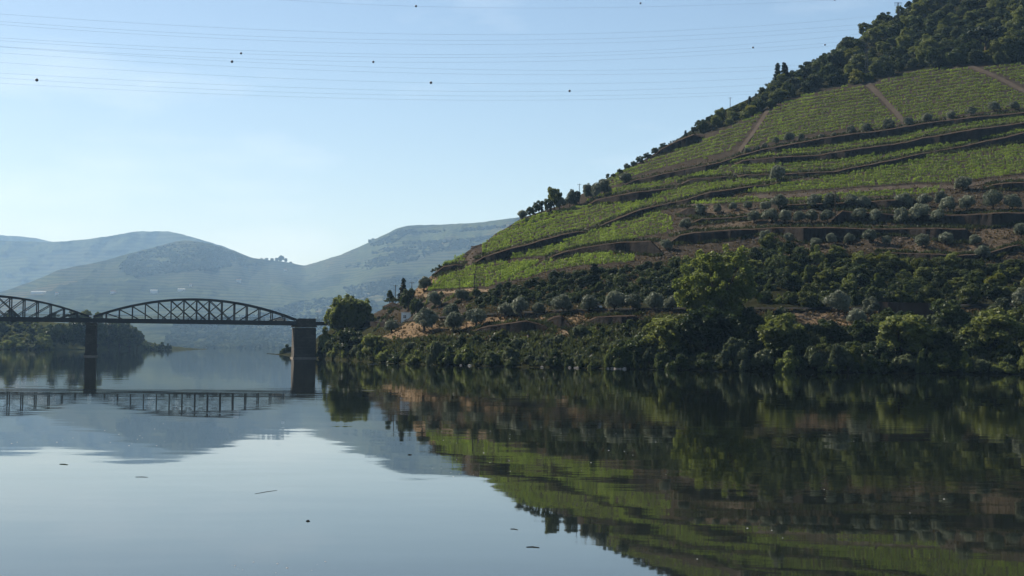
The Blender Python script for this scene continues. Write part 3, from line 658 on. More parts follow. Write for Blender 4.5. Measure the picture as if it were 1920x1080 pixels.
kind('yellow', 5.2, 4.9, [v_round(s, 'yellow') for s in (14, 15)])
kind('tree', 7.0, 8.6, [v_tree(s) for s in (21, 22, 23, 24)])
kind('oaktree', 7.0, 8.6, [v_tree(s, 'oak') for s in (25, 26)])
kind('yellowtree', 7.0, 8.6, [v_tree(s, 'yellow') for s in (27,)])
kind('bush', 6.4, 4.8, [v_bush(s) for s in (31, 32, 33, 34)])
kind('darkbush', 6.4, 4.8, [v_bush(s, 'oak') for s in (35, 36)])
kind('yellowbush', 6.4, 4.8, [v_bush(s, 'yellow') for s in (37,)])
kind('willow', 5.2, 5.0, [v_willow(s) for s in (41, 42)])
kind('pine', 4.2, 9.3, [v_pine(s) for s in (51, 52)])
kind('stonepine', 7.4, 8.4, [v_stonepine(s) for s in (55,)])
kind('poplar', 14.2, 16.6, [v_poplar(61)])
kind('spray', 12.4, 10.2, [v_spray(71)])
NAMES = dict(olive='olive_tree', round='evergreen_tree', yellow='broadleaf_tree', tree='broadleaf_tree', oaktree='evergreen_oak', yellowtree='broadleaf_tree', bush='riverside_bush', darkbush='riverside_bush', yellowbush='riverside_bush', willow='willow_bush', pine='pine_tree', stonepine='stone_pine', poplar='poplar_tree', spray='broadleaf_tree')
rt = random.Random(5)
def plant(key, px, py, w, label, group=None, h=None, yfun=TY, Y=None, cat=None, sink=0.15, rot=None):
    """a plant rooted at the ground point seen at (px, py), w pixels wide and h pixels tall in the photograph"""
    W, H, var = KINDS[key]; y = float(yfun(px, py)) if Y is None else Y
    p = at(px, py, y); s = w * y / F / W; sz = s if h is None else h * y / F / H
    tm, cm = rt.choice(var)
    e = bpy.data.objects.new(NAMES[key], None); col.objects.link(e); e.empty_display_size = 0.5
    e.location = (float(p[0]), float(p[1]), float(p[2]) - sink); e.rotation_euler = (0, 0, rt.uniform(0, 6.28) if rot is None else rot); e.scale = (s * rt.uniform(0.84, 1.14), s * rt.uniform(0.84, 1.14), sz * rt.uniform(0.9, 1.08)); e.rotation_euler[0] = rt.uniform(-0.09, 0.09); e.rotation_euler[1] = rt.uniform(-0.09, 0.09)
    for nm, me in (('trunk', tm), ('crown', cm)):
        c = bpy.data.objects.new(nm, me); col.objects.link(c); c.parent = e
    if cat is None: cat = 'bush' if 'bush' in NAMES[key] else 'tree'
    tag(e, label, cat, group); return e
ORD = ['first', 'second', 'third', 'fourth', 'fifth', 'sixth', 'seventh', 'eighth', 'ninth', 'tenth', 'eleventh', 'twelfth', 'thirteenth', 'fourteenth', 'fifteenth', 'sixteenth', 'seventeenth', 'eighteenth', 'nineteenth', 'twentieth']
def ordn(i):
    if i < 20: return ORD[i]
    tens = {2: 'twenty', 3: 'thirty', 4: 'forty', 5: 'fifty', 6: 'sixty', 7: 'seventy', 8: 'eighty', 9: 'ninety'}; n = i + 1
    if n % 10 == 0 and n < 100: return {2: 'twentieth', 3: 'thirtieth', 4: 'fortieth', 5: 'fiftieth', 6: 'sixtieth', 7: 'seventieth', 8: 'eightieth', 9: 'ninetieth'}.get(n // 10, str(n) + 'th')
    return (tens[n // 10] + '-' + ORD[n % 10 - 1]) if n < 100 else 'one hundred and ' + ordn(n - 101) if n > 100 else 'one hundredth'
def row(key, lst, phrase, group, h=None):
    for i, (x, y, w) in enumerate(sorted(lst)):
        plant(key, x, y, w, '%s from the left %s' % (ordn(i) + ' olive tree', phrase), group, h=None if h is None else h * w)

row('olive', [(1402, 287, 11), (1420, 283, 11), (1435, 279, 12), (1455, 271, 14), (1480, 266, 17), (1503, 263, 13), (1539, 260, 10), (1564, 257, 10), (1595, 253, 17), (1627, 247, 18), (1665, 243, 22), (1704, 237, 18), (1739, 230, 19), (1784, 224, 18), (1821, 217, 17), (1864, 209, 22), (1904, 207, 18)],
    'in the row edging the big upper vineyards', 'olives edging the upper vineyards')
row('olive', [(1312, 405, 22), (1344, 400, 17), (1372, 396, 17), (1402, 393, 17), (1436, 396, 20), (1462, 394, 27), (1526, 391, 27), (1560, 391, 29), (1594, 389, 25), (1620, 391, 25), (1695, 389, 29), (1736, 388, 27), (1764, 386, 27), (1781, 400, 31), (1813, 396, 27), (1862, 394, 37), (1899, 395, 31)],
    'in the upper olive terrace row', 'olives of the upper terrace row')
row('olive', [(1288, 432, 22), (1414, 418, 23), (1446, 418, 27), (1472, 418, 25), (1498, 419, 27), (1522, 418, 26), (1552, 418, 27), (1612, 419, 27), (1642, 418, 27), (1687, 420, 29), (1723, 419, 35), (1762, 421, 27)],
    'in the middle olive terrace row', 'olives of the middle terrace row')
row('olive', [(1249, 469, 22), (1436, 457, 24), (1479, 456, 18), (1528, 463, 19), (1558, 458, 19), (1592, 458, 21), (1631, 455, 25), (1663, 460, 19), (1729, 466, 27), (1772, 460, 27), (1828, 461, 25), (1914, 446, 28)],
    'in the lowest olive terrace row', 'olives of the lowest terrace row')
row('olive', [(946, 596, 30), (977, 596, 36), (1011, 590, 24), (1056, 589, 38), (1103, 587, 34), (1152, 586, 36), (1186, 585, 34), (1228, 584, 34), (1260, 584, 30)], 'along the road near the white car', 'olives along the road')
for x, y, w, l in [(1457, 341, 32, 'lone round olive tree at the end of a terrace bank'), (1806, 358, 30, 'lone olive tree just below the lowest vines'), (1843, 487, 26, 'low olive bush at the edge of the bare slope'), (1783, 489, 16, 'tiny olive bush on the bank below the bare slope'),
                   (893, 611, 34, 'spreading olive tree on the sunlit roadside terrace'), (795, 623, 42, 'broad olive tree on the reddish slope past the white hut'), (850, 622, 36, 'low olive tree beside the reddish slope'), (847, 603, 34, 'olive tree above the low one by the reddish slope'),
                   (815, 578, 30, 'olive tree on the grassy step above the hut'), (865, 564, 24, 'olive tree under the lowest vineyard track'), (795, 547, 26, 'olive tree on the golden slope of the nose'), (785, 586, 22, 'dark olive tree beside the white hut'), (734, 624, 26, 'small olive tree below the roadside wall'),
                   (1572, 592, 46, 'big silvery olive tree over the sunlit grass patch'), (1632, 592, 36, 'silvery olive tree behind two others by the brown wall'), (1605, 610, 34, 'silvery olive tree in front of two others'), (1917, 580, 36, 'pale olive tree cut by the edge of the picture'),
                   (1173, 344, 22, 'dark olive tree at the end of the upper bank')]:
    plant('olive', x, y, w, l)
# skyline row over the nose of the hill
for i, (x, y, w, h, k) in enumerate([(980, 412, 21, 17, 'olive'), (995, 404, 17, 18, 'tree'), (1011, 400, 26, 28, 'round'), (1027, 397, 22, 26, 'round'), (1039, 394, 30, 44, 'tree'), (1050, 393, 21, 24, 'olive'), (1068, 389, 20, 30, 'olive'), (1081, 385, 20, 30, 'round'), (1103, 376, 19, 30, 'olive'), (1117, 374, 20, 28, 'olive'), (1134, 366, 26, 28, 'olive'), (1139, 334, 8, 9, 'round')]):
    plant(k, x, y, w, '%s tree from the left in the skyline row over the hill nose' % ordn(i), 'skyline trees over the hill nose', h=h)
# pines by the platform near the bridge
for i, (x, y, w) in enumerate([(1150, 332, 9), (1162, 326, 12), (1176, 319, 15), (1188, 312, 14), (1200, 306, 16), (1214, 298, 15), (1229, 289, 17), (1244, 280, 16)]): plant('round' if i % 3 else 'oaktree', x, y, w, '%s dark bush from the left on the bare skyline under the pines' % ordn(i), 'skyline bushes under the pines', h=w * 0.85)
for x, y, w, h, k, l in [(731, 567, 15, 24, 'round', 'small dark tree on the earth platform near the bridge'), (754, 566, 22, 46, 'pine', 'tall dark pine on the earth platform near the bridge'), (766, 580, 36, 42, 'oaktree', 'broad dark tree just above the white hut'), (778, 592, 22, 34, 'round', 'dark rounded tree touching the white hut')]:
    plant(k, x, y, w, l, h=h)
plant('spray', 655, 632, 92, 'big round tree with upright sprays where the bridge lands', h=90, Y=452)
plant('poplar', 1347, 616, 162, 'tall loose yellow-green poplar rising above the road', h=172, rot=0.0)

def scatter(inside_fn, box, dist, seed, tries=6000, jitter=0.0):
    r = random.Random(seed); pts = []
    for _ in range(tries):
        x = r.uniform(box[0], box[2]); y = r.uniform(box[1], box[3])
        if not inside_fn(x, y): continue
        d = dist(x, y)
        if all((x - a) ** 2 + ((y - b) * 1.45) ** 2 > d * d for a, b in pts): pts.append((x, y))
    return sorted(pts, key=lambda q: q[1])
f1 = lambda poly, x: float(np.interp(x, [p[0] for p in poly], [p[1] for p in poly]))
# wood on the upper slope
def numbered(items, group):
    """items: (kind, x, y, w, h, phrase); the label counts along the phrase from the left"""
    cnt = {}
    for k, x, y, w, h, ph in sorted(items, key=lambda q: q[1]):
        i = cnt.get(ph, 0); cnt[ph] = i + 1
        plant(k, x, y, w, ordn(i) + ' ' + ph, group, h=h, sink=0.9, cat='bush' if 'bush' in k else 'tree')
pts = scatter(lambda x, y: f1(SIL, x) + 1 < y < f1(FOREST_LOW, x) - 1, (1165, -40, 2040, 310), lambda x, y: 10.5 + 7 * min(1, max(0, (x - 1180) / 400)), 3, 16000)
it = []; its = []
for x, y in pts:
    r = rt.random(); big = 11.5 + 7.5 * min(1, max(0, (x - 1180) / 400)); w = big * rt.uniform(1.1, 2.2); onsky = y < f1(SIL, x) + 11 and y > 0
    if x < 1345 or (onsky and r < 0.2): k = 'pine' if r < 0.14 else ('stonepine' if r < 0.22 else 'oaktree')
    else: k = 'tree' if r < 0.58 else ('oaktree' if r < 0.92 else ('stonepine' if r < 0.96 else 'yellowtree'))
    if onsky and k == 'stonepine': k = 'oaktree'
    if k == 'pine': w *= 0.7
    if onsky: w *= 0.8
    h = w * (1.7 if k == 'pine' else rt.uniform(0.8, 1.1))
    if onsky: its.append((k, x, y + 3, w, h, 'tree from the left along the wooded skyline'))
    else: it.append((k, x, y + 3, w, h, {'pine': 'dark pine from the left inside the upper wood', 'stonepine': 'flat-topped dark pine from the left inside the upper wood', 'oaktree': 'dark evergreen tree from the left inside the upper wood', 'tree': 'mid green leafy tree from the left inside the upper wood', 'yellowtree': 'yellowish tree from the left inside the upper wood'}[k]))
numbered(it, 'trees in the wood on the upper slope'); numbered(its, 'trees on the wooded skyline')
plant('pine', 1457, 168, 26, 'taller dark pine standing out of the wooded skyline', h=50); plant('pine', 1473, 160, 26, 'bushier dark pine next to the tall skyline pine', h=48)
plant('stonepine', 1848, 110, 84, 'wide flat-crowned tree at the foot of the upper wood', h=62); plant('yellowtree', 1598, 118, 46, 'yellow-tinged tree in the upper wood near the pylon', h=34)
# belt of wood above the road
pts = scatter(lambda x, y: f1(WOOD_UP, x) + 8 < y < f1(WOOD_LOW, x) and not (1275 < x < 1415 and y > 530), (895, 470, 2060, 580), lambda x, y: 12.5 + 6.5 * min(1, max(0, (x - 1200) / 200)), 8, 9000)
it = []
for x, y in pts:
    big = 13 + 7 * min(1, max(0, (x - 1200) / 200)); w = big * rt.uniform(1.4, 2.0); r = rt.random(); h = w * rt.uniform(0.8, 1.1)
    if x < 1270: it.append(('round', x, y, w, h, 'rounded tree from the left in the roadside grove'))
    elif r < 0.42: it.append(('oaktree', x, y, w, h, 'dark evergreen tree from the left in the shady belt above the road'))
    elif r < 0.74: it.append(('tree', x, y, w, h, 'leafy green tree from the left in the shady belt above the road'))
    else: it.append(('bush', x, y, w, h, 'leafy bush from the left in the shady belt above the road'))
numbered([q for q in it if q[1] < 1270], 'grove above the roadside olives'); numbered([q for q in it if q[1] >= 1270], 'trees of the shady belt above the road')
for x, y, w, h, l in [(1640, 505, 44, 34, 'round yellow-green tree at the top of the shady belt'), (1722, 508, 32, 26, 'small bright yellow-green tree over the shady belt'), (1868, 545, 46, 40, 'yellow-green tree low in the shady belt'), (1695, 503, 24, 20, 'smallest yellow-green tree of the shady belt'), (1743, 571, 24, 16, 'yellow-green shrub over the top of the brown wall')]:
    plant('yellow', x, y, w, l, h=h)
plant('pine', 1112, 545, 34, 'dark cone-shaped tree standing above the round grove', h=52)

HUTP = [(700, 600), (722, 586), (780, 566), (800, 556), (905, 552), (905, 580), (880, 596), (845, 596), (800, 588), (778, 600), (735, 618), (705, 622)]
numbered([('bush' if rt.random() < 0.6 else 'round', x, y, w, w * rt.uniform(0.6, 0.9), 'small shrub from the left on the grassy steps around the white hut') for x, y in scatter(lambda x, y: inside(HUTP, np.array([x]), np.array([y]))[0] and not (738 < x < 790 and y > 574), (700, 550, 905, 622), lambda x, y: 12, 44, 2500) for w in [rt.uniform(12, 24)]], 'shrubs around the white hut')
# riverside growth
def bankrow(lst, phrase, group):
    for i, (k, x, y, w, h) in enumerate(sorted(lst, key=lambda q: q[1])):
        plant(k, x, y, w, '%s bush from the left %s' % (ordn(i), phrase), group, h=h, cat='bush', sink=0.3)
r2 = random.Random(21)
front = []; x = 604
while x < 2060:
    if x < 720: w = r2.uniform(30, 42); h = r2.uniform(36, 52)
    elif x < 900: w = r2.uniform(40, 52); h = r2.uniform(36, 48)
    elif x < 1130: w = r2.uniform(28, 44); h = r2.uniform(22, 34)
    elif x < 1200: w = r2.uniform(38, 50); h = r2.uniform(44, 58)
    else: w = r2.uniform(44, 66); h = r2.uniform(40, 62)
    k = r2.choice(['bush', 'bush', 'darkbush', 'willow', 'darkbush'])
    w *= r2.uniform(0.55, 1.15); h *= r2.uniform(0.45, 1.15); front.append((k, x, f1(WL, x) - r2.uniform(0.5, 7), w, h)); x += w * r2.uniform(0.5, 0.95)
bankrow(front, 'at the water edge below the hill', 'bushes at the water edge')
BANK_UP = [(600, 640), (720, 644), (780, 644), (860, 636), (900, 636), (1060, 637), (1100, 622), (1180, 612), (1230, 602), (1400, 598), (1470, 598), (1486, 616), (1560, 622), (1606, 624), (1650, 612), (1780, 608), (1850, 592), (1920, 588), (2000, 586)]
pts = scatter(lambda x, y: f1(BANK_UP, x) < y < f1(WL, x) - 14, (604, 585, 2060, 690), lambda x, y: 17 + 6 * min(1, max(0, (x - 1050) / 150)), 31, 9000)
it = []
for x, y in pts:
    big = 19 + 8 * min(1, max(0, (x - 1050) / 150)); w = big * rt.uniform(1.4, 2.1); h = w * rt.uniform(0.55, 0.85); r = rt.random()
    k = 'bush' if r < 0.42 else ('darkbush' if r < 0.78 else ('willow' if r < 0.95 else 'yellowbush'))
    if x < 1120: k = 'bush' if r < 0.28 else ('darkbush' if r < 0.6 else ('willow' if r < 0.96 else 'yellowbush'))
    if x > 1190 and rt.random() < 0.22: k = rt.choice(['tree', 'oaktree']); w *= rt.uniform(1.0, 1.5); h = w * rt.uniform(0.8, 1.1)
    elif rt.random() < 0.3: w *= 0.6; h *= 0.6
    it.append((k, x, y + 3, w, h, {'bush': 'leafy green bush from the left on the overgrown bank', 'darkbush': 'dark green bush from the left on the overgrown bank', 'willow': 'greyish drooping bush from the left on the overgrown bank', 'yellowbush': 'yellow-green bush from the left on the overgrown bank', 'tree': 'leafy tree from the left on the overgrown bank', 'oaktree': 'dark tree from the left on the overgrown bank'}[k]))
numbered(it, 'bushes on the overgrown bank')
for k, x, y, w, h, l in [('tree', 1460, 668, 92, 92, 'big dark tree with lit top beside the sunlit grass'), ('tree', 1690, 668, 104, 92, 'big leafy tree in front of the brown wall'), ('tree', 1865, 662, 96, 88, 'big leafy tree near the edge of the picture by the river'),
                         ('tree', 1240, 672, 92, 96, 'big leafy tree on the bank left of the poplar'), ('oaktree', 1325, 660, 110, 92, 'dark ivy-hung tree on the bank below the poplar'), ('willow', 1572, 694, 44, 56, 'greyish willow bush at the water below the sunlit grass'), ('yellowbush', 1602, 694, 46, 58, 'yellow-green bush at the water below the sunlit grass'),
                         ('bush', 1478, 697, 54, 42, 'spreading bright bush leaning over the dark water'), ('willow', 1390, 694, 34, 44, 'pale bush in deep shade below the poplar'), ('yellowbush', 1150, 672, 34, 34, 'yellowish bush above the pale shore stones'), ('yellowbush', 940, 637, 28, 30, 'bright bush under the shaded terrace wall'),
                         ('tree', 655, 672, 62, 66, 'leafy tree on the bank in front of the big round tree'), ('tree', 700, 676, 48, 56, 'leafy tree at the water past the bridge')]:
    plant(k, x, y, w, l, h=h, cat='tree' if 'tree' in k else 'bush', sink=0.3)
plant('bush', 539, 664.5, 24, 'small bush on the bank seen left of the masonry abutment', h=22, Y=690); plant('bush', 528, 664.3, 12, 'smallest bush on the bank behind the bridge abutment', h=12, Y=720)
for x, y, w, h in [(612, 655, 36, 44), (632, 650, 40, 46)]: plant('bush', x, y, w, 'leafy bush against the abutment, %s the water' % ('nearer' if y > 652 else 'farther from'), h=h, Y=462)

# left bank seen under the bridge
LBP = sorted(scatter(lambda x, y: f1(LB_SIL, x) + 4 < y < f1(LB_WL, x) - 3, (-60, 600, 100, 656), lambda x, y: 12, 66, 1500))
for i, (x, y) in enumerate(LBP): plant('bush' if rt.random() < 0.7 else 'yellowbush', x, y, rt.uniform(17, 30), '%s leafy bush from the left up the far bank' % ordn(i), 'bushes up the far bank', h=rt.uniform(10, 17), yfun=lby)
for i, (x, y, w, h) in enumerate([(-20, 652, 40, 26), (8, 655, 24, 16), (22, 650, 34, 22), (40, 655, 26, 18), (58, 650, 30, 24), (66, 656, 26, 16), (84, 650, 30, 26), (92, 656, 20, 15), (30, 625, 36, 20), (64, 622, 34, 18), (5, 625, 36, 24)]):
    plant('bush', x, y, w, '%s low bush from the left on the bank under the left span' % ordn(i), 'low bushes on the far bank', h=h, yfun=lby)
for i, (x, y, w, h) in enumerate([(98, 654, 34, 48), (116, 652, 40, 52), (138, 653, 40, 54), (160, 652, 38, 52), (182, 653, 40, 52), (204, 653, 38, 52), (224, 653, 38, 54), (243, 654, 36, 50), (256, 655, 28, 40)]):
    plant('oaktree', x, y, w, '%s tall shaded tree from the left in the grove behind the slim pier' % ordn(i), 'grove behind the slim pier', h=h, Y=1010 + (x - 100) * 1.6)
for i, (x, y, w, h) in enumerate([(272, 655, 24, 18), (288, 655, 18, 14), (302, 655, 20, 15), (316, 655, 15, 12)]):
    plant('bush', x, y, w, '%s low tree from the left at the tip of the far grove' % ordn(i), 'low trees at the tip of the far grove', h=h, Y=1350)
for i, (x, y, w, h) in enumerate([(20, 606, 24, 26), (100, 606, 22, 24), (140, 606, 28, 26), (160, 606, 26, 28), (185, 606, 20, 22)]):
    plant('tree', x, y, w, '%s tree from the left seen through the left arch' % ordn(i), 'trees seen through the left arch', h=h, Y=1150)
# trees on the far saddle
for i, (x, y, w, h) in enumerate([(490, 489, 7, 6), (500, 489, 8, 6), (510, 490, 8, 7), (519, 491, 9, 8), (527, 491, 11, 13), (536, 492, 8, 8), (545, 494, 6, 4), (693, 456, 8, 7), (700, 452, 7, 6)]):
    plant('oaktree', x, y, w, '%s tiny tree from the left on the far mountain skyline' % ordn(i), 'trees on the far mountain skyline', h=h, Y=float(interp(VYR, x)) - 10)

# woods on the far mountain: a mass nobody could count
def far_wood(name, polys, n, size, label, seed):
    r = np.random.default_rng(seed); ico = bpy_ico(); vv = []; ff = []; off = 0
    for poly, cnt in zip(polys, n):
        p = np.array(poly, float); lo = p.min(0); hi = p.max(0); k = 0
        while k < cnt:
            x = r.uniform(lo[0], hi[0]); y = r.uniform(lo[1], hi[1])
            if not inside(poly, np.array([x]), np.array([y]))[0] or fbm(x / 22, y / 9, 4) < r.uniform(-0.25, 0.2): continue
            Y, _ = VYf(x, y); q = at(x, y, float(Y) - 25); s = size * r.uniform(0.5, 1.3)
            v = ico[0] * np.array([s, s, s * 0.9]) * r.uniform(0.6, 1.35, (len(ico[0]), 1)) + q; vv.append(v); ff += [tuple(i + off for i in f) for f in ico[1]]; off += len(v); k += 1
    o = link(name, mesh_from(name, np.concatenate(vv), ff, [M['farleaf']])); tag(o, label, kind='stuff')
far_wood('far_woodland', [[(330, 600), (480, 590), (560, 565), (640, 555), (700, 560), (720, 600), (640, 655), (300, 654)], [(240, 478), (300, 462), (350, 452), (400, 460), (470, 485), (430, 500), (330, 510), (250, 520), (220, 500)], [(640, 540), (740, 520), (790, 520), (740, 560), (660, 560)], [(690, 460), (745, 432), (780, 428), (730, 460)], [(640, 500), (760, 470), (820, 470), (790, 485), (690, 505)], [(762, 434), (860, 430), (975, 419), (975, 423), (860, 434), (762, 438)], [(790, 453), (880, 447), (965, 438), (965, 442), (880, 451), (790, 457)], [(680, 480), (760, 452), (900, 448), (880, 465), (760, 478)], [(320, 489), (480, 494), (480, 497), (320, 493)]],
         [3000, 1200, 420, 200, 240, 200, 200, 420, 160], 7.2, 'scrubby woodland covering the far mountain slopes', 4)
far_wood('far_woodland', [[(325, 647), (545, 645), (545, 653), (325, 652)]], [420], 9.0, 'line of trees along the far shore under the bridge', 5)

# ------------------------------------------------------------------ vineyards
def vineyard(name, upper, lower, label, spacing=5.0, ref=None, x0=None, x1=None, gap=0.0, seed=0, leaf=0.28):
    x0 = x0 or max(upper[0][0], lower[0][0]); x1 = x1 or min(upper[-1][0], lower[-1][0]); r = np.random.default_rng(seed)
    xs = np.linspace(x0, x1, 200); hmax = float(np.max(interp(lower, xs) - interp(upper, xs))); nrow = max(2, int(round(hmax / spacing)))
    if ref is not None: nrow = int((np.max(interp(ref, xs)) - np.min(interp(upper, xs))) / spacing) + 2
    e = bpy.data.objects.new(name, None); col.objects.link(e); tag(e, label, 'vineyard')
    xm = (x0 + x1) / 2; org = G(xm, (interp(upper, xm) + interp(lower, xm)) / 2); e.location = tuple(map(float, org))
    for k in range(nrow):
        # rows keep their distance from the lower edge and run out where the plot narrows
        x = np.linspace(x0, x1, max(30, int((x1 - x0) * 1.2))); yl = interp(lower, x) - 1.0; yu = interp(upper, x) + 1.0
        base = 0.55 * (yl - (k + 0.35) * spacing) + 0.45 * (yl + (yu - yl) * (k + 0.35) / nrow)
        if ref is not None: base = interp(ref, x) - (k + 0.35) * spacing
        y = base + fbm(x / 45 + k * 3.1, x * 0 + seed, 2) * 1.4
        ok = (y > yu) & (y < yl + 0.8)
        idx = np.flatnonzero(ok)
        if len(idx) < 6: continue
        for run in np.split(idx, np.flatnonzero(np.diff(idx) > 1) + 1):
          if len(run) < 5: continue
          xr = x[run]; yr_ = y[run]
          p = at(xr, yr_, TY(xr, yr_)); seg = np.r_[0, np.linalg.norm(np.diff(p, axis=0), axis=1)]; d = np.cumsum(seg)
          n = int(d[-1] / 0.85); 
          if n < 3: continue
          t = (np.arange(n) + r.uniform(-.22, .22, n)) * 0.85 + 0.3; t = np.clip(t, 0, d[-1])
          okv = np.ones(n, bool)
          okv &= r.random(n) > 0.04 + gap
          t = t[okv]
          if len(t) < 2: continue
          P = np.stack([np.interp(t, d, p[:, i]) for i in range(3)], 1)
          D = np.stack([np.interp(t + 0.3, d, p[:, i]) - np.interp(t - 0.3, d, p[:, i]) for i in range(3)], 1); D[:, 2] = 0; D /= np.linalg.norm(D, axis=1)[:, None] + 1e-9
          Nn = np.stack([-D[:, 1], D[:, 0], D[:, 2] * 0], 1)
          nl = 44; m = len(t); hh = r.uniform(0.75, 1.3, m)
          u = r.normal(size=(m, nl, 3)); u /= np.linalg.norm(u, axis=2)[..., None]; q = r.random((m, nl, 1)) ** 0.5
          a = u * q
          pos = P[:, None, :] + D[:, None, :] * a[..., 0:1] * 0.55 + Nn[:, None, :] * a[..., 1:2] * 0.27
          pos[..., 2] += 0.66 * hh[:, None] + a[..., 2] * 0.55 * hh[:, None]
          pos = pos.reshape(-1, 3); nn = u.reshape(-1, 3) * 0.7 + r.normal(size=(m * nl, 3)) * 0.5; nn[:, 2] += 0.25; nn /= np.linalg.norm(nn, axis=1)[:, None]
          tt = np.cross(nn, r.normal(size=(m * nl, 3))); tt /= np.linalg.norm(tt, axis=1)[:, None]; bb = np.cross(nn, tt); s = leaf * r.uniform(0.6, 1.3, (m * nl, 1)) / 2
          V = np.stack([pos + tt * s, pos + bb * s, pos - tt * s, pos - bb * s], 1).reshape(-1, 3) - org
          link('vine_row', mesh_from('vine_row', V, np.arange(len(V)).reshape(-1, 4), [M['vine']]), e)
VY = [
    ('vineyard with clear rows on the nose of the hill', [(905, 458), (950, 430), (978, 413), (1015, 401), (1064, 390), (1098, 387), (1120, 384), (1197, 379), (1234, 366), (1267, 355), (1318, 343), (1380, 337), (1440, 336), (1475, 335)],
     [(905, 480), (952, 467), (994, 455), (1051, 439), (1104, 430), (1142, 414), (1197, 393), (1293, 371), (1332, 359), (1391, 351), (1440, 344), (1475, 337)], 6.6),
    ('wide vineyard directly above the olive terraces', [(1385, 362), (1440, 352), (1480, 343), (1563, 333), (1624, 320), (1700, 306), (1751, 292), (1829, 283), (1920, 268), (2060, 250)], [(1385, 364), (1440, 364), (1583, 355), (1720, 346), (1780, 346), (1860, 335), (1920, 328), (2060, 315)], 6.6),
    ('narrow vine strip just behind the upper olive row', [(1297, 380), (1350, 375), (1440, 373), (1500, 372), (1583, 364), (1720, 355), (1776, 353)], [(1297, 386), (1350, 386), (1440, 382), (1500, 380), (1560, 378), (1600, 374), (1720, 369), (1776, 361)], 6.6),
    ('long thin vineyard under the first dark bank', [(1100, 376), (1120, 364), (1150, 356), (1200, 347), (1263, 335), (1324, 324), (1380, 301), (1441, 288), (1494, 282), (1543, 275), (1602, 267), (1700, 252), (1751, 241), (1829, 231), (1920, 220), (2060, 206)],
     [(1100, 382), (1120, 372), (1187, 359), (1242, 353), (1300, 333), (1340, 318), (1380, 305), (1445, 295), (1539, 290), (1602, 280), (1700, 267), (1729, 259), (1829, 242), (1920, 231), (2060, 215)], 6.2),
    ('vineyard strip between the second and third dark banks', [(1300, 328), (1340, 318), (1380, 312), (1445, 310), (1539, 303), (1584, 300), (1700, 282), (1729, 276), (1829, 266), (1862, 257), (1920, 241), (2060, 226)],
     [(1300, 335), (1380, 328), (1472, 326), (1563, 321), (1624, 309), (1700, 294), (1729, 288), (1804, 274), (1862, 262), (1920, 249), (2060, 232)], 6.2),
    ('upper vineyard below the pine skyline, left of the steep path', [(1128, 344), (1155, 327), (1207, 305), (1250, 289), (1299, 273), (1340, 254), (1375, 238), (1400, 224), (1432, 209)], [(1128, 356), (1167, 344), (1200, 331), (1263, 314), (1330, 298), (1350, 291), (1385, 278), (1405, 250), (1432, 214)], 6.0),
    ('large upper vineyard between the two dirt paths', [(1396, 280), (1420, 247), (1444, 209), (1466, 196), (1486, 186), (1543, 170), (1584, 163), (1618, 159), (1640, 178), (1670, 210), (1692, 232)], [(1396, 284), (1430, 271), (1500, 261), (1560, 252), (1600, 246), (1692, 236)], 6.0),
    ('large upper vineyard beneath the wide flat-crowned tree', [(1640, 158), (1700, 139), (1760, 129), (1812, 127), (1870, 152), (1920, 177), (2000, 214)], [(1640, 162), (1655, 180), (1690, 218), (1704, 232), (1729, 227), (1824, 214), (1920, 204), (2000, 216)], 6.0),
    ('small vineyard in the upper corner beside the wood', [(1836, 124), (1920, 121), (2060, 112)], [(1836, 128), (1880, 144), (1920, 161), (2060, 200)], 6.0),
    ('round vineyard plot under the long sweeping bank', [(958, 481), (1011, 468), (1049, 458), (1074, 447), (1104, 438), (1142, 426), (1181, 413), (1240, 398), (1256, 405), (1264, 425)], [(958, 488), (1023, 483), (1064, 470), (1125, 458), (1180, 452), (1240, 442), (1264, 432)], 6.6),
    ('lowest vineyard strip above the dark round grove', [(946, 529), (985, 512), (1020, 493), (1064, 485), (1125, 476), (1190, 479)], [(946, 531), (985, 525), (1010, 516), (1060, 505), (1100, 500), (1171, 496), (1190, 491)], 6.0),
    ('vineyard below the bare nose, over the pale track', [(803, 538), (823, 522), (848, 513), (887, 499), (928, 494), (973, 491), (1010, 490)], [(803, 549), (823, 546), (917, 541), (940, 534), (973, 515), (1010, 495)], 6.2),
    ('tiny vineyard strip on the edge of the nose', [(830, 497), (850, 487), (873, 478)], [(830, 503), (850, 498), (873, 491)], 4.6),
]
REFS = {5: [(1128, 358), (1200, 334), (1330, 300), (1440, 274)], 6: [(1396, 287), (1500, 263), (1600, 248), (1692, 238)], 7: [(1640, 243), (1729, 228), (1824, 215), (1920, 205), (2000, 197)], 8: [(1836, 188), (1920, 178), (2060, 160)]}
for i, (lab, u, l, sp) in enumerate(VY): vineyard('vineyard', u, l, lab, sp, REFS.get(i), seed=i + 1)

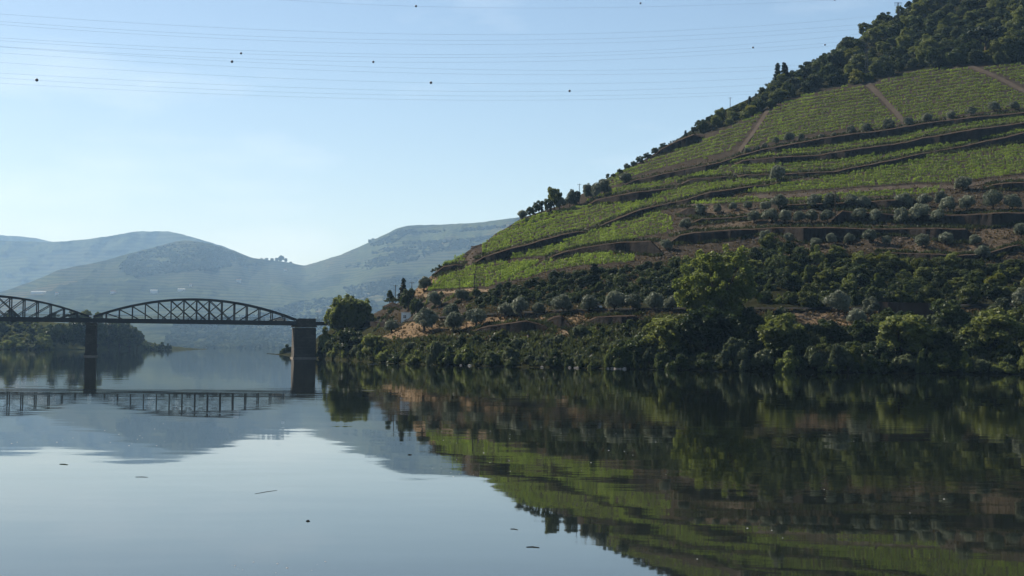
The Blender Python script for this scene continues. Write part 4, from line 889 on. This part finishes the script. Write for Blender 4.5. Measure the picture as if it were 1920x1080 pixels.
# ------------------------------------------------------------------ bridge
BO = at(557, 606, 464.0); ba = np.array([-0.970, -0.2435, 0.0]); bt = np.array([-0.2435, 0.970, 0.0]); bz = np.array([0, 0, 1.0])
BO[2] = 0
ZB, ZD = 10.85, 12.1; BW = 6.8
def B(s, t, z): return BO + ba * s + bt * t + bz * z
bridge = bpy.data.objects.new('bridge', None); col.objects.link(bridge); tag(bridge, 'dark iron bowstring truss road bridge on stone piers across the river', 'bridge')
def archz(q): return 12.55 + 6.15 * 4 * q * (1 - q)
def span(s0, L=64.0, n=16):
    for side in (0, 1):
        t = side * BW
        m = MB()
        nodes = [(s0 + L * i / n, archz(i / n)) for i in range(n + 1)]
        sub = [(s0 + L * i / 64, archz(i / 64)) for i in range(65)]
        for a, b in zip(sub[:-1], sub[1:]): m.bar(B(a[0], t, a[1]), B(b[0] + 0.03, t, b[1]), 0.55, 0.55)
        m.bar(B(s0, t, (ZB + ZD) / 2), B(s0 + L, t, (ZB + ZD) / 2), 0.40, ZD - ZB)
        m.bar(B(s0, t, ZD + 0.02), B(s0 + L, t, ZD + 0.02), 0.62, 0.10); m.bar(B(s0, t, ZB), B(s0 + L, t, ZB), 0.62, 0.12)
        tr = m.build('truss', M['iron'], bridge)
        for i in range(1, n):
            v = MB()
            v.bar(B(nodes[i][0], t - 0.16, ZB), B(nodes[i][0], t - 0.16, nodes[i][1]), 0.34, 0.10, up=bt); v.bar(B(nodes[i][0], t + 0.16, ZB), B(nodes[i][0], t + 0.16, nodes[i][1]), 0.34, 0.10, up=bt)
            v.build('vertical', M['iron'], tr)
        for i in range(0, n + 1):
            for sg in (1, -1):
                j = i + 2 * sg
                if not (0 <= j <= n) or i in (0, n): continue
                # ties lean towards midspan; the middle panels are crossed
                if sg == 1 and i > 9: continue
                if sg == -1 and i < 7: continue
                dgl = MB(); o2 = 0.12 * sg
                dgl.bar(B(nodes[i][0], t + o2, nodes[i][1] - 0.2), B(nodes[j][0], t + o2, ZB + 0.2), 0.08, 0.26, up=bt if False else (0, 0, 1))
                dgl.build('diagonal', M['iron'], tr)
        rl = MB()
        for z in (ZD + 0.55, ZD + 1.0): rl.bar(B(s0, t + (0.35 if side == 0 else -0.35), z), B(s0 + L, t + (0.35 if side == 0 else -0.35), z), 0.05, 0.06)
        rl.build('railing', M['iron'], tr)
    d = MB(); d.bar(B(s0, BW / 2, ZB + 0.75), B(s0 + L, BW / 2, ZB + 0.75), BW - 0.5, 0.3); dk = d.build('deck', M['asphalt'], bridge)
    for i in range(0, n + 1):
        c = MB(); c.bar(B(s0 + L * i / n, 0.3, ZB + 0.3), B(s0 + L * i / n, BW - 0.3, ZB + 0.3), 0.25, 0.5); c.build('cross_beam', M['iron'], dk)
    for i in range(5, 12):
        c = MB(); c.bar(B(s0 + L * i / n, 0.1, archz(i / n)), B(s0 + L * i / n, BW - 0.1, archz(i / n)), 0.22, 0.22); c.build('top_brace', M['iron'], bridge)
span(0.0); span(64.9)
def pier(name, s, wid, t0, t1, ztop, taper=0.92):
    m = MB(); c = B(s, (t0 + t1) / 2, 0)
    m.box(c + bz * ((ztop - 0.9 - 3) / 2), wid / taper, (t1 - t0) / taper, ztop - 0.9 + 3, ba, bt, bz, taper=taper)
    o = m.build(name, M['pier'], bridge)
    k = MB(); k.box(c + bz * (-1.1), wid / taper + 0.5, (t1 - t0) / taper + 0.5, 3.0, ba, bt, bz); k.build('added_foot_block', M['added_foot_block'], o)  # added pale block, makes the waterline show against the equally toned reflection
    k = MB(); k.box(c + bz * (ztop - 0.45), wid + 0.6, t1 - t0 + 0.6, 0.5, ba, bt, bz); k.box(c + bz * (ztop - 0.1), wid + 0.1, t1 - t0 + 0.1, 0.2, ba, bt, bz); k.build('pier_cap', M['pier'], o)
    return o
pier('pier', 64.45, 3.1, -0.7, BW + 0.7, ZB - 0.1)
pier('pier', 129.3, 3.1, -0.7, BW + 0.7, ZB - 0.1)
ab = pier('abutment', -2.6, 6.9, -1.0, BW + 1.2, ZB + 0.1, 0.95)
m = MB()
for t in (-0.55, BW + 0.55): m.box(B(-3.1, t, (ZB + ZD + 0.95) / 2 + 0.1), 5.8, 0.5, ZD + 0.75 - ZB, ba, bt, bz)
m.build('parapet', M['pier'], bridge)
m = MB()
for t in (0, BW): m.bar(B(-6.0, t, ZB + 0.65), B(-36, t, ZB + 0.65), 0.35, 1.1)
m.bar(B(-6.0, BW / 2, ZB + 0.8), B(-36, BW / 2, ZB + 0.8), BW - 0.4, 0.35); ap = m.build('approach_span', M['iron'], bridge)
m = MB()
for t in (0, BW):
    for z in (ZD + 0.45, ZD + 0.9): m.bar(B(-6.0, t, z), B(-36, t, z), 0.05, 0.06)
    for i in range(16): m.bar(B(-6.2 - i * 1.95, t, ZD - 0.1), B(-6.2 - i * 1.95, t, ZD + 0.95), 0.06, 0.06, up=bt)
m.build('railing', M['iron'], ap)
m = MB(); m.bar(B(63.9, BW / 2, (ZB + ZD) / 2), B(65.0, BW / 2, (ZB + ZD) / 2), BW + 0.3, ZD - ZB - 0.1); m.build('bearing_block', M['iron'], bridge)
m = MB(); m.box(B(64.45, -0.45, 12.75), 1.25, 0.08, 0.42, ba, bt, bz); m.build('white_plate', M['white'], bridge)
for s_, lab in ((-7.5, 'thin lamp post on the bridge approach'),):
    m = MB(); m.tube([B(s_, BW, ZD - 0.3), B(s_, BW, ZD + 2.6)], [0.07, 0.05], 6); m.bar(B(s_, BW, ZD + 2.55), B(s_ + 0.5, BW, ZD + 2.6), 0.08, 0.06)
    o = m.build('lamp_post', M['iron']); tag(o, lab, 'lamp post')
m = MB(); c = at(612, 668, 455.0); m.box((c[0], c[1], 0.4), 1.7, 2.2, 6.2, taper=0.95); o = m.build('stone_buttress', M['pier']); tag(o, 'small pale stone buttress at the water beside the abutment', 'buttress')

# ------------------------------------------------------------------ cars, hut, poles
def car(loc, ang, paint, label):
    e = bpy.data.objects.new('car', None); col.objects.link(e); e.location = tuple(map(float, loc)); e.rotation_euler = (0, 0, ang); tag(e, label, 'car')
    prof = [(-2.1, 0.35), (-2.15, 0.62), (-2.05, 0.85), (-1.0, 0.95), (-0.35, 1.42), (1.0, 1.45), (1.75, 1.0), (2.12, 0.92), (2.15, 0.4)]
    n = len(prof); v = []
    for yy, ins in ((-0.85, 0.0), (0.85, 0.0)):
        for x, z in prof: v.append((x, yy * (0.84 if z > 1.1 else 1.0), z))
    f = [tuple(range(n))[::-1], tuple(range(n, 2 * n))] + [(i, (i + 1) % n, n + (i + 1) % n, n + i) for i in range(n)]
    link('body', mesh_from('body', v, f, [M[paint]]), e)
    m = MB()
    for sg in (-1, 1): m.add([(-0.8, sg * 0.83, 0.98), (-0.28, sg * 0.735, 1.36), (0.95, sg * 0.735, 1.38), (1.5, sg * 0.82, 1.03)], [(0, 1, 2, 3)])
    m.add([(-1.0, -0.7, 0.972), (-1.0, 0.7, 0.972), (-0.40, 0.62, 1.405), (-0.40, -0.62, 1.405)], [(0, 1, 2, 3)]); m.add([(1.08, -0.6, 1.42), (1.08, 0.6, 1.42), (1.74, 0.7, 1.03), (1.74, -0.7, 1.03)], [(0, 1, 2, 3)])
    m.build('window', M['darkglass'], e)
    for x in (-1.3, 1.35):
        for y in (-0.8, 0.8):
            w = MB(); w.tube([(x, y - 0.1, 0.32), (x, y + 0.1, 0.32)], [0.32, 0.32], 14); w.build('wheel', M['rubber'], e)
    return e
bang = math.atan2(ba[1], ba[0])
car(B(5.4, 2.0, ZD - 0.32), bang, 'carbeige', 'beige car driving off the bridge beside the stone abutment')
p = G(1112, 582); car((p[0], p[1], p[2] + 0.3), math.radians(172), 'carwhite', 'white car behind the low road parapet')
p = G(1665, 567); car((p[0], p[1], p[2] + 0.25), math.radians(178), 'cargrey', 'silver car roof showing over the brown wall')

# white hut
hp = G(761, 601); hy = float(TY(761, 601)); k = hy / F
e = bpy.data.objects.new('hut', None); col.objects.link(e); e.location = tuple(map(float, hp)); tag(e, 'small white hut with a dark square window above the reddish slope', 'hut')
m = MB(); m.box((0, 1.2, 14 * k / 2 - 0.3), 17.5 * k, 2.4, 14 * k + 0.6); m.build('wall', M['hutwhite'], e)
m = MB(); m.box((0, 1.2, 14 * k + 0.12), 18.5 * k, 2.7, 0.16); m.build('roof', M['hutwhite'], e)
m = MB(); m.box((-0.35, -0.03, 7.2 * k), 5 * k, 0.10, 5.5 * k); w = m.build('window', M['darkglass'], e)
m = MB(); m.box((-0.35, -0.09, 7.2 * k), 0.6 * k, 0.05, 5.5 * k); m.box((-0.35, -0.095, 7.2 * k), 5 * k, 0.05, 0.6 * k); m.build('window_frame', M['white'], w)
for px_, l in ((726, 'ochre gate pillar farther from the white hut'), (749, 'ochre gate pillar beside the white hut')):
    q = G(px_, 604); kk = float(TY(px_, 604)) / F; m = MB(); m.box((0, 0, 8 * kk - 0.3), 4.5 * kk, 0.8, 16 * kk + 0.6); m.box((0, 0, 16.6 * kk), 5.6 * kk, 1.0, 1.2 * kk)
    o = m.build('gate_pillar', M['ochre'], loc=q); tag(o, l, 'pillar')

def pole(px, pyb, hpx, label, mat='wood', arms=1, yfun=TY):
    y = float(yfun(px, pyb)); q = at(px, pyb, y); h = hpx * y / F; m = MB(); m.tube([(0, 0, -0.6), (0, 0, h)], [0.15, 0.10], 7)
    e = m.build('utility_pole', M[mat], loc=q); tag(e, label, 'pole')
    for a in range(arms):
        c = MB(); c.bar((-0.7, 0, h - 0.35 - a * 0.7), (0.7, 0, h - 0.35 - a * 0.7), 0.10, 0.10)
        for s_ in (-0.6, 0, 0.6): c.tube([(s_, 0, h - 0.3 - a * 0.7), (s_, 0, h - 0.08 - a * 0.7)], [0.05, 0.04], 5)
        c.build('crossarm', M[mat], e)
for px_, pb, hh, l in [(1051, 449, 19, 'utility pole on the bank at the nose vineyard'), (1067, 464, 27, 'utility pole in the round vineyard plot'), (1086, 382, 38, 'utility pole among the skyline trees'), (889, 551, 38, 'utility pole in the vineyard over the pale track'),
                     (862, 545, 22, 'shorter utility pole in the vineyard over the pale track'), (772, 544, 16, 'utility pole on the golden slope of the nose'), (741, 566, 32, 'utility pole on the earth platform near the bridge'), (1566, 420, 62, 'tall utility pole among the olive rows'), (1325, 407, 24, 'utility pole by the small broken wall'), (1369, 214, 32, 'utility pole in the pines at the vineyard top')]:
    pole(px_, pb, hh, l)
def pylon(px, pyb, hpx, label):
    y = float(TY(px, pyb)) - 4; q = at(px, pyb, y); h = hpx * y / F; e = bpy.data.objects.new('pylon', None); col.objects.link(e); e.location = tuple(map(float, q)); tag(e, label, 'pylon')
    m = MB(); w0 = h * 0.04; w1 = 0.2
    for i, j in ((-1, -1), (1, -1), (1, 1), (-1, 1)): m.bar((i * w0, j * w0, -0.5), (i * w1, j * w1, h), 0.09, 0.09)
    m.build('leg_frame', M['steel'], e); m = MB(); n = 9
    for a in range(n):
        z0 = h * a / n; z1 = h * (a + 1) / n; r0 = w0 + (w1 - w0) * a / n; r1 = w0 + (w1 - w0) * (a + 1) / n
        for (i, j), (k_, l_) in (((-1, -1), (1, -1)), ((1, -1), (1, 1)), ((1, 1), (-1, 1)), ((-1, 1), (-1, -1))): m.bar((i * r0, j * r0, z0), (k_ * r1, l_ * r1, z1), 0.035, 0.035)
    m.build('lattice', M['steel'], e)
    for z in (0.8, 0.9, 0.99):
        c = MB(); c.bar((-2.0, 0, h * z), (2.0, 0, h * z), 0.14, 0.14); c.build('crossarm', M['steel'], e)
pylon(1625, 148, 70, 'slender steel pylon standing in the upper wood'); pylon(1684, 30, 26, 'small steel pylon on the wooded skyline')

# ------------------------------------------------------------------ overhead wires with marker balls
def wy(px): return np.interp(px, [-600, 0, 960, 1700], [560, 600, 680, 770])
def wire(pts, x0, x1, label, r=0.026):
    p = np.array(pts, float); c = np.polyfit(p[:, 0], p[:, 1], 2 if len(p) < 5 else 3); x = np.linspace(x0, x1, 60); y = np.polyval(c, x); q = at(x, y, wy(x))
    m = MB(); m.tube(q, [r] * len(q), 4); o = m.build('overhead_wire', M['wire']); tag(o, label, 'wire', 'wires over the river'); return c
WIRES = [[(530, 0), (640, 6), (780, 12), (1000, 15), (1280, 11), (1560, 0)],
         [(0, 26), (640, 61), (960, 64.5), (1280, 57), (1640, 30)], [(0, 40), (640, 73), (960, 75.5), (1280, 67), (1600, 47)], [(0, 46), (640, 80), (960, 83.5), (1280, 75), (1580, 57)], [(0, 71), (640, 100), (960, 101.5), (1280, 91), (1570, 68)], [(0, 76), (640, 106), (960, 107), (1280, 98), (1560, 80)], [(0, 87), (640, 115), (960, 116), (1280, 106), (1540, 88)],
         [(0, 88), (640, 124), (960, 131), (1280, 130), (1450, 124)], [(0, 99), (640, 133), (960, 140), (1280, 137), (1440, 132)], [(0, 117), (640, 151), (960, 157), (1280, 153), (1420, 147)], [(0, 137), (640, 167), (960, 171.5), (1280, 166), (1400, 160)], [(0, 146), (640, 176), (960, 180), (1280, 176), (1390, 172)], [(0, 156), (640, 184), (960, 188), (1280, 182), (1380, 178)]]
XEND = [1700, 1690, 1660, 1650, 1630, 1620, 1600, 1530, 1510, 1480, 1450, 1440, 1430]
for i, w in enumerate(WIRES): wire(w, -250 if i else 300, XEND[i], '%s overhead wire from the top, strung across the sky' % ordn(i))
BALLS = [(780, 11.5, 4.0, 'marker ball on the highest wire near the top middle'), (1201, 6, 3.4, 'marker ball at the top edge over the right half'), (452, 100, 4.0, 'upper of two close marker balls'), (435, 115.5, 4.8, 'lower of two close marker balls'), (700, 116, 4.0, 'marker ball right of the close pair'), (808, 155, 4.8, 'marker ball on the lower wires near the middle'),
         (1068, 170.5, 4.2, 'lowest marker ball near the hill'), (1412, 89, 3.4, 'marker ball in the sky beside the wooded hill'), (1547, 84, 3.0, 'marker ball touching the wooded skyline'), (69, 150, 5.6, 'largest marker ball far from the hill'), (1565, -0.5, 3.4, 'marker ball cut by the top edge')]
for x, y, d, l in BALLS:
    import bmesh
    bm = bmesh.new(); Y = float(wy(x)); bmesh.ops.create_icosphere(bm, subdivisions=2, radius=d / 2 * Y / F * 1.12); me = bpy.data.meshes.new('marker_ball'); bm.to_mesh(me); bm.free(); me.materials.append(M['ball']); me.polygons.foreach_set('use_smooth', np.ones(len(me.polygons), bool))
    o = link('marker_ball', me, loc=at(x, y, Y)); tag(o, l, 'marker ball', 'marker balls on the wires')

# ------------------------------------------------------------------ far houses and tracks
for px_, py_, w, h, l in [(72, 549, 28, 3.2, 'long pale farm building on the far slope, farthest left'), (106, 551, 5, 3.5, 'bright little house beside the long farm building'), (212, 548, 10, 3.2, 'white house alone over the bridge dip'), (288, 547, 13, 4, 'white farmhouse among trees above the arch'), (340, 543.5, 13, 2.6, 'long low white house above the arch'), (357, 535, 4, 3, 'tiny house higher than the long low white one'),
                       (447, 526, 9, 2.8, 'pale house on the slope right of the arch top'), (535, 506, 6, 2.4, 'tiny pale house high under the saddle')]:
    Y, _ = VYf(px_, py_); Y = float(Y) - 60; q = at(px_, py_, Y); k = Y / F
    e = bpy.data.objects.new('farmhouse', None); col.objects.link(e); e.location = tuple(map(float, q)); tag(e, l, 'house', 'far farmhouses')
    m = MB(); m.box((0, 4, h * k * 0.3 - 8), w * k, 8, h * k * 0.6 + 16); m.build('wall', M['plaster'], e)
    m = MB(); a, b, z, t = w * k / 2 + 0.4, 4.6, h * k * 0.6, h * k
    m.add([(-a, -0.6, z), (a, -0.6, z), (a, 8.6, z), (-a, 8.6, z), (-a, 4, t), (a, 4, t)], [(0, 1, 5, 4), (2, 3, 4, 5), (0, 4, 3), (1, 2, 5), (3, 2, 1, 0)]); m.build('roof', M['rooftile'] if w < 12 else M['plaster'], e)
for px_, py_, w, h, l in [(47, 584, 9, 4, 'pale village house seen through the left arch'), (70, 585, 8, 4, 'second village house seen through the left arch'), (36, 581, 6, 4, 'small village house seen through the left arch')]:
    vy_ = float(VYf(px_, py_)[0]) - 30; q = at(px_, py_, vy_); k = vy_ / F; e = bpy.data.objects.new('village_house', None); col.objects.link(e); e.location = tuple(map(float, q)); tag(e, l, 'house', 'village houses')
    m = MB(); m.box((0, 3, h * k * 0.3 - 5), w * k, 6, h * k * 0.6 + 10); m.build('wall', M['plaster'], e)
    m = MB(); a, z, t = w * k / 2 + 0.3, h * k * 0.6, h * k
    m.add([(-a, -0.5, z), (a, -0.5, z), (a, 6.5, z), (-a, 6.5, z), (-a, 3, t), (a, 3, t)], [(0, 1, 5, 4), (2, 3, 4, 5), (0, 4, 3), (1, 2, 5), (3, 2, 1, 0)]); m.build('roof', M['rooftile'], e)

# ------------------------------------------------------------------ stones, floating bits
def rock_mesh(seed, r):
    ico = bpy_ico(); g = np.random.default_rng(seed); v = ico[0] * np.array([1.2, 0.9, 0.6]) * r * g.uniform(0.7, 1.25, (len(ico[0]), 1)); return v, ico[1]
for i, (x, y, s_) in enumerate([(1148, 687, 0.42), (1156, 688.5, 0.5), (1163, 688, 0.34), (1171, 689, 0.42), (1140, 689, 0.3), (1068, 688, 0.3), (1082, 688.5, 0.4), (1078, 689, 0.24), (1016, 688, 0.34), (880, 685, 0.4), (864, 684.5, 0.3)]):
    v, f = rock_mesh(100 + i, s_); Y = float(TY(x, y)) - 1.2; q = at(x, y, Y); q[2] = 0.1
    o = link('shore_stone', mesh_from('shore_stone', v, f, [M['palerock']]), loc=q); tag(o, '%s pale stone from the left along the shore' % ordn([864, 880, 1016, 1068, 1078, 1082, 1140, 1148, 1156, 1163, 1171].index(x)), 'stone', 'pale shore stones')
g = np.random.default_rng(77); vv = []; ff = []; off = 0
for poly, cnt in [([(1380, 445), (1450, 440), (1450, 475), (1390, 478)], 130), ([(1660, 445), (1730, 440), (1730, 462), (1660, 462)], 70), ([(1195, 335), (1330, 304), (1340, 312), (1200, 342)], 160), ([(1230, 470), (1270, 462), (1270, 482), (1230, 488)], 60), ([(884, 462), (912, 462), (905, 480), (884, 484)], 70), ([(1500, 588), (1590, 586), (1590, 600), (1500, 600)], 60)]:
    p = np.array(poly, float); lo = p.min(0); hi = p.max(0); k = 0
    while k < cnt:
        x = g.uniform(lo[0], hi[0]); y = g.uniform(lo[1], hi[1])
        if not inside(poly, np.array([x]), np.array([y]))[0]: continue
        v, f = rock_mesh(int(g.integers(1e6)), g.uniform(0.18, 0.6)); q = G(x, y); vv.append(v + q); ff += [tuple(i + off for i in t) for t in f]; off += len(v); k += 1
o = link('rubble', mesh_from('rubble', np.concatenate(vv), ff, [M['rock']])); tag(o, 'loose schist rubble scattered on the slopes', kind='stuff')

def tufts(name, pts, size, mat, label, seed, nq=9):
    r = np.random.default_rng(seed); pts = np.asarray(pts, float); n = len(pts); base = at(pts[:, 0], pts[:, 1], pts[:, 2]); s = size * r.uniform(0.4, 1.5, n)
    a = r.uniform(0, 2 * math.pi, (n, nq)); lean = r.uniform(0.1, 0.9, (n, nq)); L = s[:, None] * r.uniform(0.5, 1.2, (n, nq)); w = L * 0.22
    root = base[:, None, :] + np.stack([np.cos(a), np.sin(a), 0 * a], -1) * (s[:, None] * 0.35 * r.random((n, nq)))[..., None]; root[..., 2] -= 0.1
    tip = root + np.stack([np.cos(a) * lean, np.sin(a) * lean, np.sqrt(1.05 - lean ** 2)], -1) * L[..., None]
    side = np.stack([-np.sin(a), np.cos(a), 0 * a], -1) * w[..., None]; mid = (root * 0.45 + tip * 0.55)
    V = np.stack([root, mid + side, tip, mid - side], 2).reshape(-1, 3)
    o = link(name, mesh_from(name, V, np.arange(len(V)).reshape(-1, 4), [M[mat]])); return tag(o, label, kind='stuff')
g = np.random.default_rng(123); P = []
for lab, t, b in TW:
    x0_ = max(t[0][0], b[0][0]); x1_ = min(t[-1][0], b[-1][0], 1960); n_ = int((x1_ - x0_) * 1.3)
    x_ = g.uniform(x0_, x1_, n_); P.append(np.stack([x_, interp(t, x_) - g.uniform(-0.5, 3.5, n_), 0 * x_], 1)); x_ = g.uniform(x0_, x1_, n_); P.append(np.stack([x_, interp(b, x_) + g.uniform(-1.0, 3.0, n_), 0 * x_], 1))
P = np.concatenate(P); P[:, 2] = TY(P[:, 0], P[:, 1]) - 0.3
tufts('dry_scrub', P, 0.75, 'scrub', 'dry scrub and weeds along the terrace banks', 1)
P = np.stack([g.uniform(1200, 1960, 9000), g.uniform(300, 500, 9000)], 1); P = np.concatenate([P, np.stack([g.uniform(700, 1200, 6000), g.uniform(440, 640, 6000)], 1), np.stack([g.uniform(1180, 1960, 1500), g.uniform(580, 625, 1500)], 1)])
ok_ = P[:, 1] > interp(SIL, P[:, 0]) + 4
for _, u, l, _s in VY: ok_ &= ~((P[:, 0] > u[0][0]) & (P[:, 0] < u[-1][0]) & (P[:, 1] > interp(u, P[:, 0])) & (P[:, 1] < interp(l, P[:, 0])))
P = P[ok_]; P = np.concatenate([P, TY(P[:, 0], P[:, 1])[:, None]], 1)
tufts('dry_grass', P, 0.55, 'drygrass', 'dry grass and weeds on the bare slopes', 2)
P = np.stack([g.uniform(604, 1960, 9000), g.uniform(585, 705, 9000)], 1); P = P[(P[:, 1] < interp(WL, P[:, 0]) - 1) & (P[:, 1] > interp(BANK_UP, P[:, 0]) - 6)]
P = np.concatenate([P, TY(P[:, 0], P[:, 1])[:, None]], 1); tufts('undergrowth', P, 1.0, 'scrub', 'green undergrowth between the riverside bushes', 3, 12)

def wpos(px, py):
    d = ray(px, py); t = -CAMZ / d[2]; return np.array([d[0] * t, d[1] * t, 0.0])
for x0, y0, x1, y1, r, mt, l in [(478, 926, 519, 919.5, 0.013, 'stick', 'long thin stick floating in the bright water'), (957, 992, 971, 993.5, 0.018, 'stick', 'short dark stick floating below the reflected trees'), (987, 1026, 1011, 1027, 0.022, 'stick', 'dark twig floating near the bottom middle'), (112, 870.5, 127, 871.5, 0.03, 'greenweed', 'green floating weed in the bright water'),
                             (254, 894.5, 277, 895, 0.018, 'stick', 'thin line of floating twigs past the green weed'), (575, 977.5, 580, 977.5, 0.04, 'stick', 'single dark leaf floating in open water'), (688, 683, 712, 683, 0.05, 'reed', 'pale reed floating close to the bank bushes'), (678, 732, 702, 732, 0.035, 'reed', 'pale reed floating in the dark reflection'), (765, 853, 772, 853, 0.04, 'stick', 'small dark leaf on the hazy reflection')]:
    a = wpos(x0, y0); b = wpos(x1, y1); m = MB(); mid = (a + b) / 2 + np.array([0, 0.06, 0]); r *= 0.7; m.tube([a, mid, b], [r * 0.7, r, r * 0.6], 6)
    o = m.build('floating_stick' if mt == 'stick' else ('floating_reed' if mt == 'reed' else 'floating_weed'), M[mt]); tag(o, l, {'stick': 'stick', 'reed': 'reed', 'greenweed': 'weed'}[mt])
vv = []; ff = []; off = 0; g = np.random.default_rng(9)
for box, cnt in [((20, 790, 330, 840), 24), ((380, 1040, 660, 1075), 12), ((780, 790, 960, 900), 18), ((960, 800, 1250, 900), 12), ((1250, 800, 1900, 1060), 12)]:
    for k in range(cnt):
        c = wpos(g.uniform(box[0], box[2]), g.uniform(box[1], box[3])); n = 5; s_ = g.uniform(0.006, 0.016) * (1 + c[1] / 70)
        ang = np.arange(n) * 2 * math.pi / n; ring = np.stack([np.cos(ang) * s_ * g.uniform(.7, 1.6), np.sin(ang) * s_, np.zeros(n)], 1) + c; top = c + np.array([0, 0, s_ * 0.6])
        vv.append(np.concatenate([ring, top[None]])); ff += [(off + i, off + (i + 1) % n, off + n) for i in range(n)]; off += n + 1
o = link('floating_fluff', mesh_from('floating_fluff', np.concatenate(vv), ff, [M['foam']])); tag(o, 'white specks of fluff floating on the river', kind='stuff')

# ------------------------------------------------------------------ haze
hm = bpy.data.materials.new('haze_air'); hm.use_nodes = True; nt = hm.node_tree; nt.nodes.clear()
ho = nt.nodes.new('ShaderNodeOutputMaterial'); pv = nt.nodes.new('ShaderNodeVolumePrincipled')
pv.inputs['Color'].default_value = (0.39, 0.66, 1.0, 1); pv.inputs['Absorption Color'].default_value = (0.42, 0.42, 0.42, 1); pv.inputs['Density'].default_value = 0.000058; pv.inputs['Anisotropy'].default_value = 0.0
pv.inputs['Density Attribute'].default_value = ''
nt.links.new(pv.outputs[0], ho.inputs['Volume'])
m = MB(); m.box((0, 7100, 577), 31200, 17000, 1166); o = m.build('haze', hm); tag(o, 'pale blue haze in the valley air', kind='stuff')
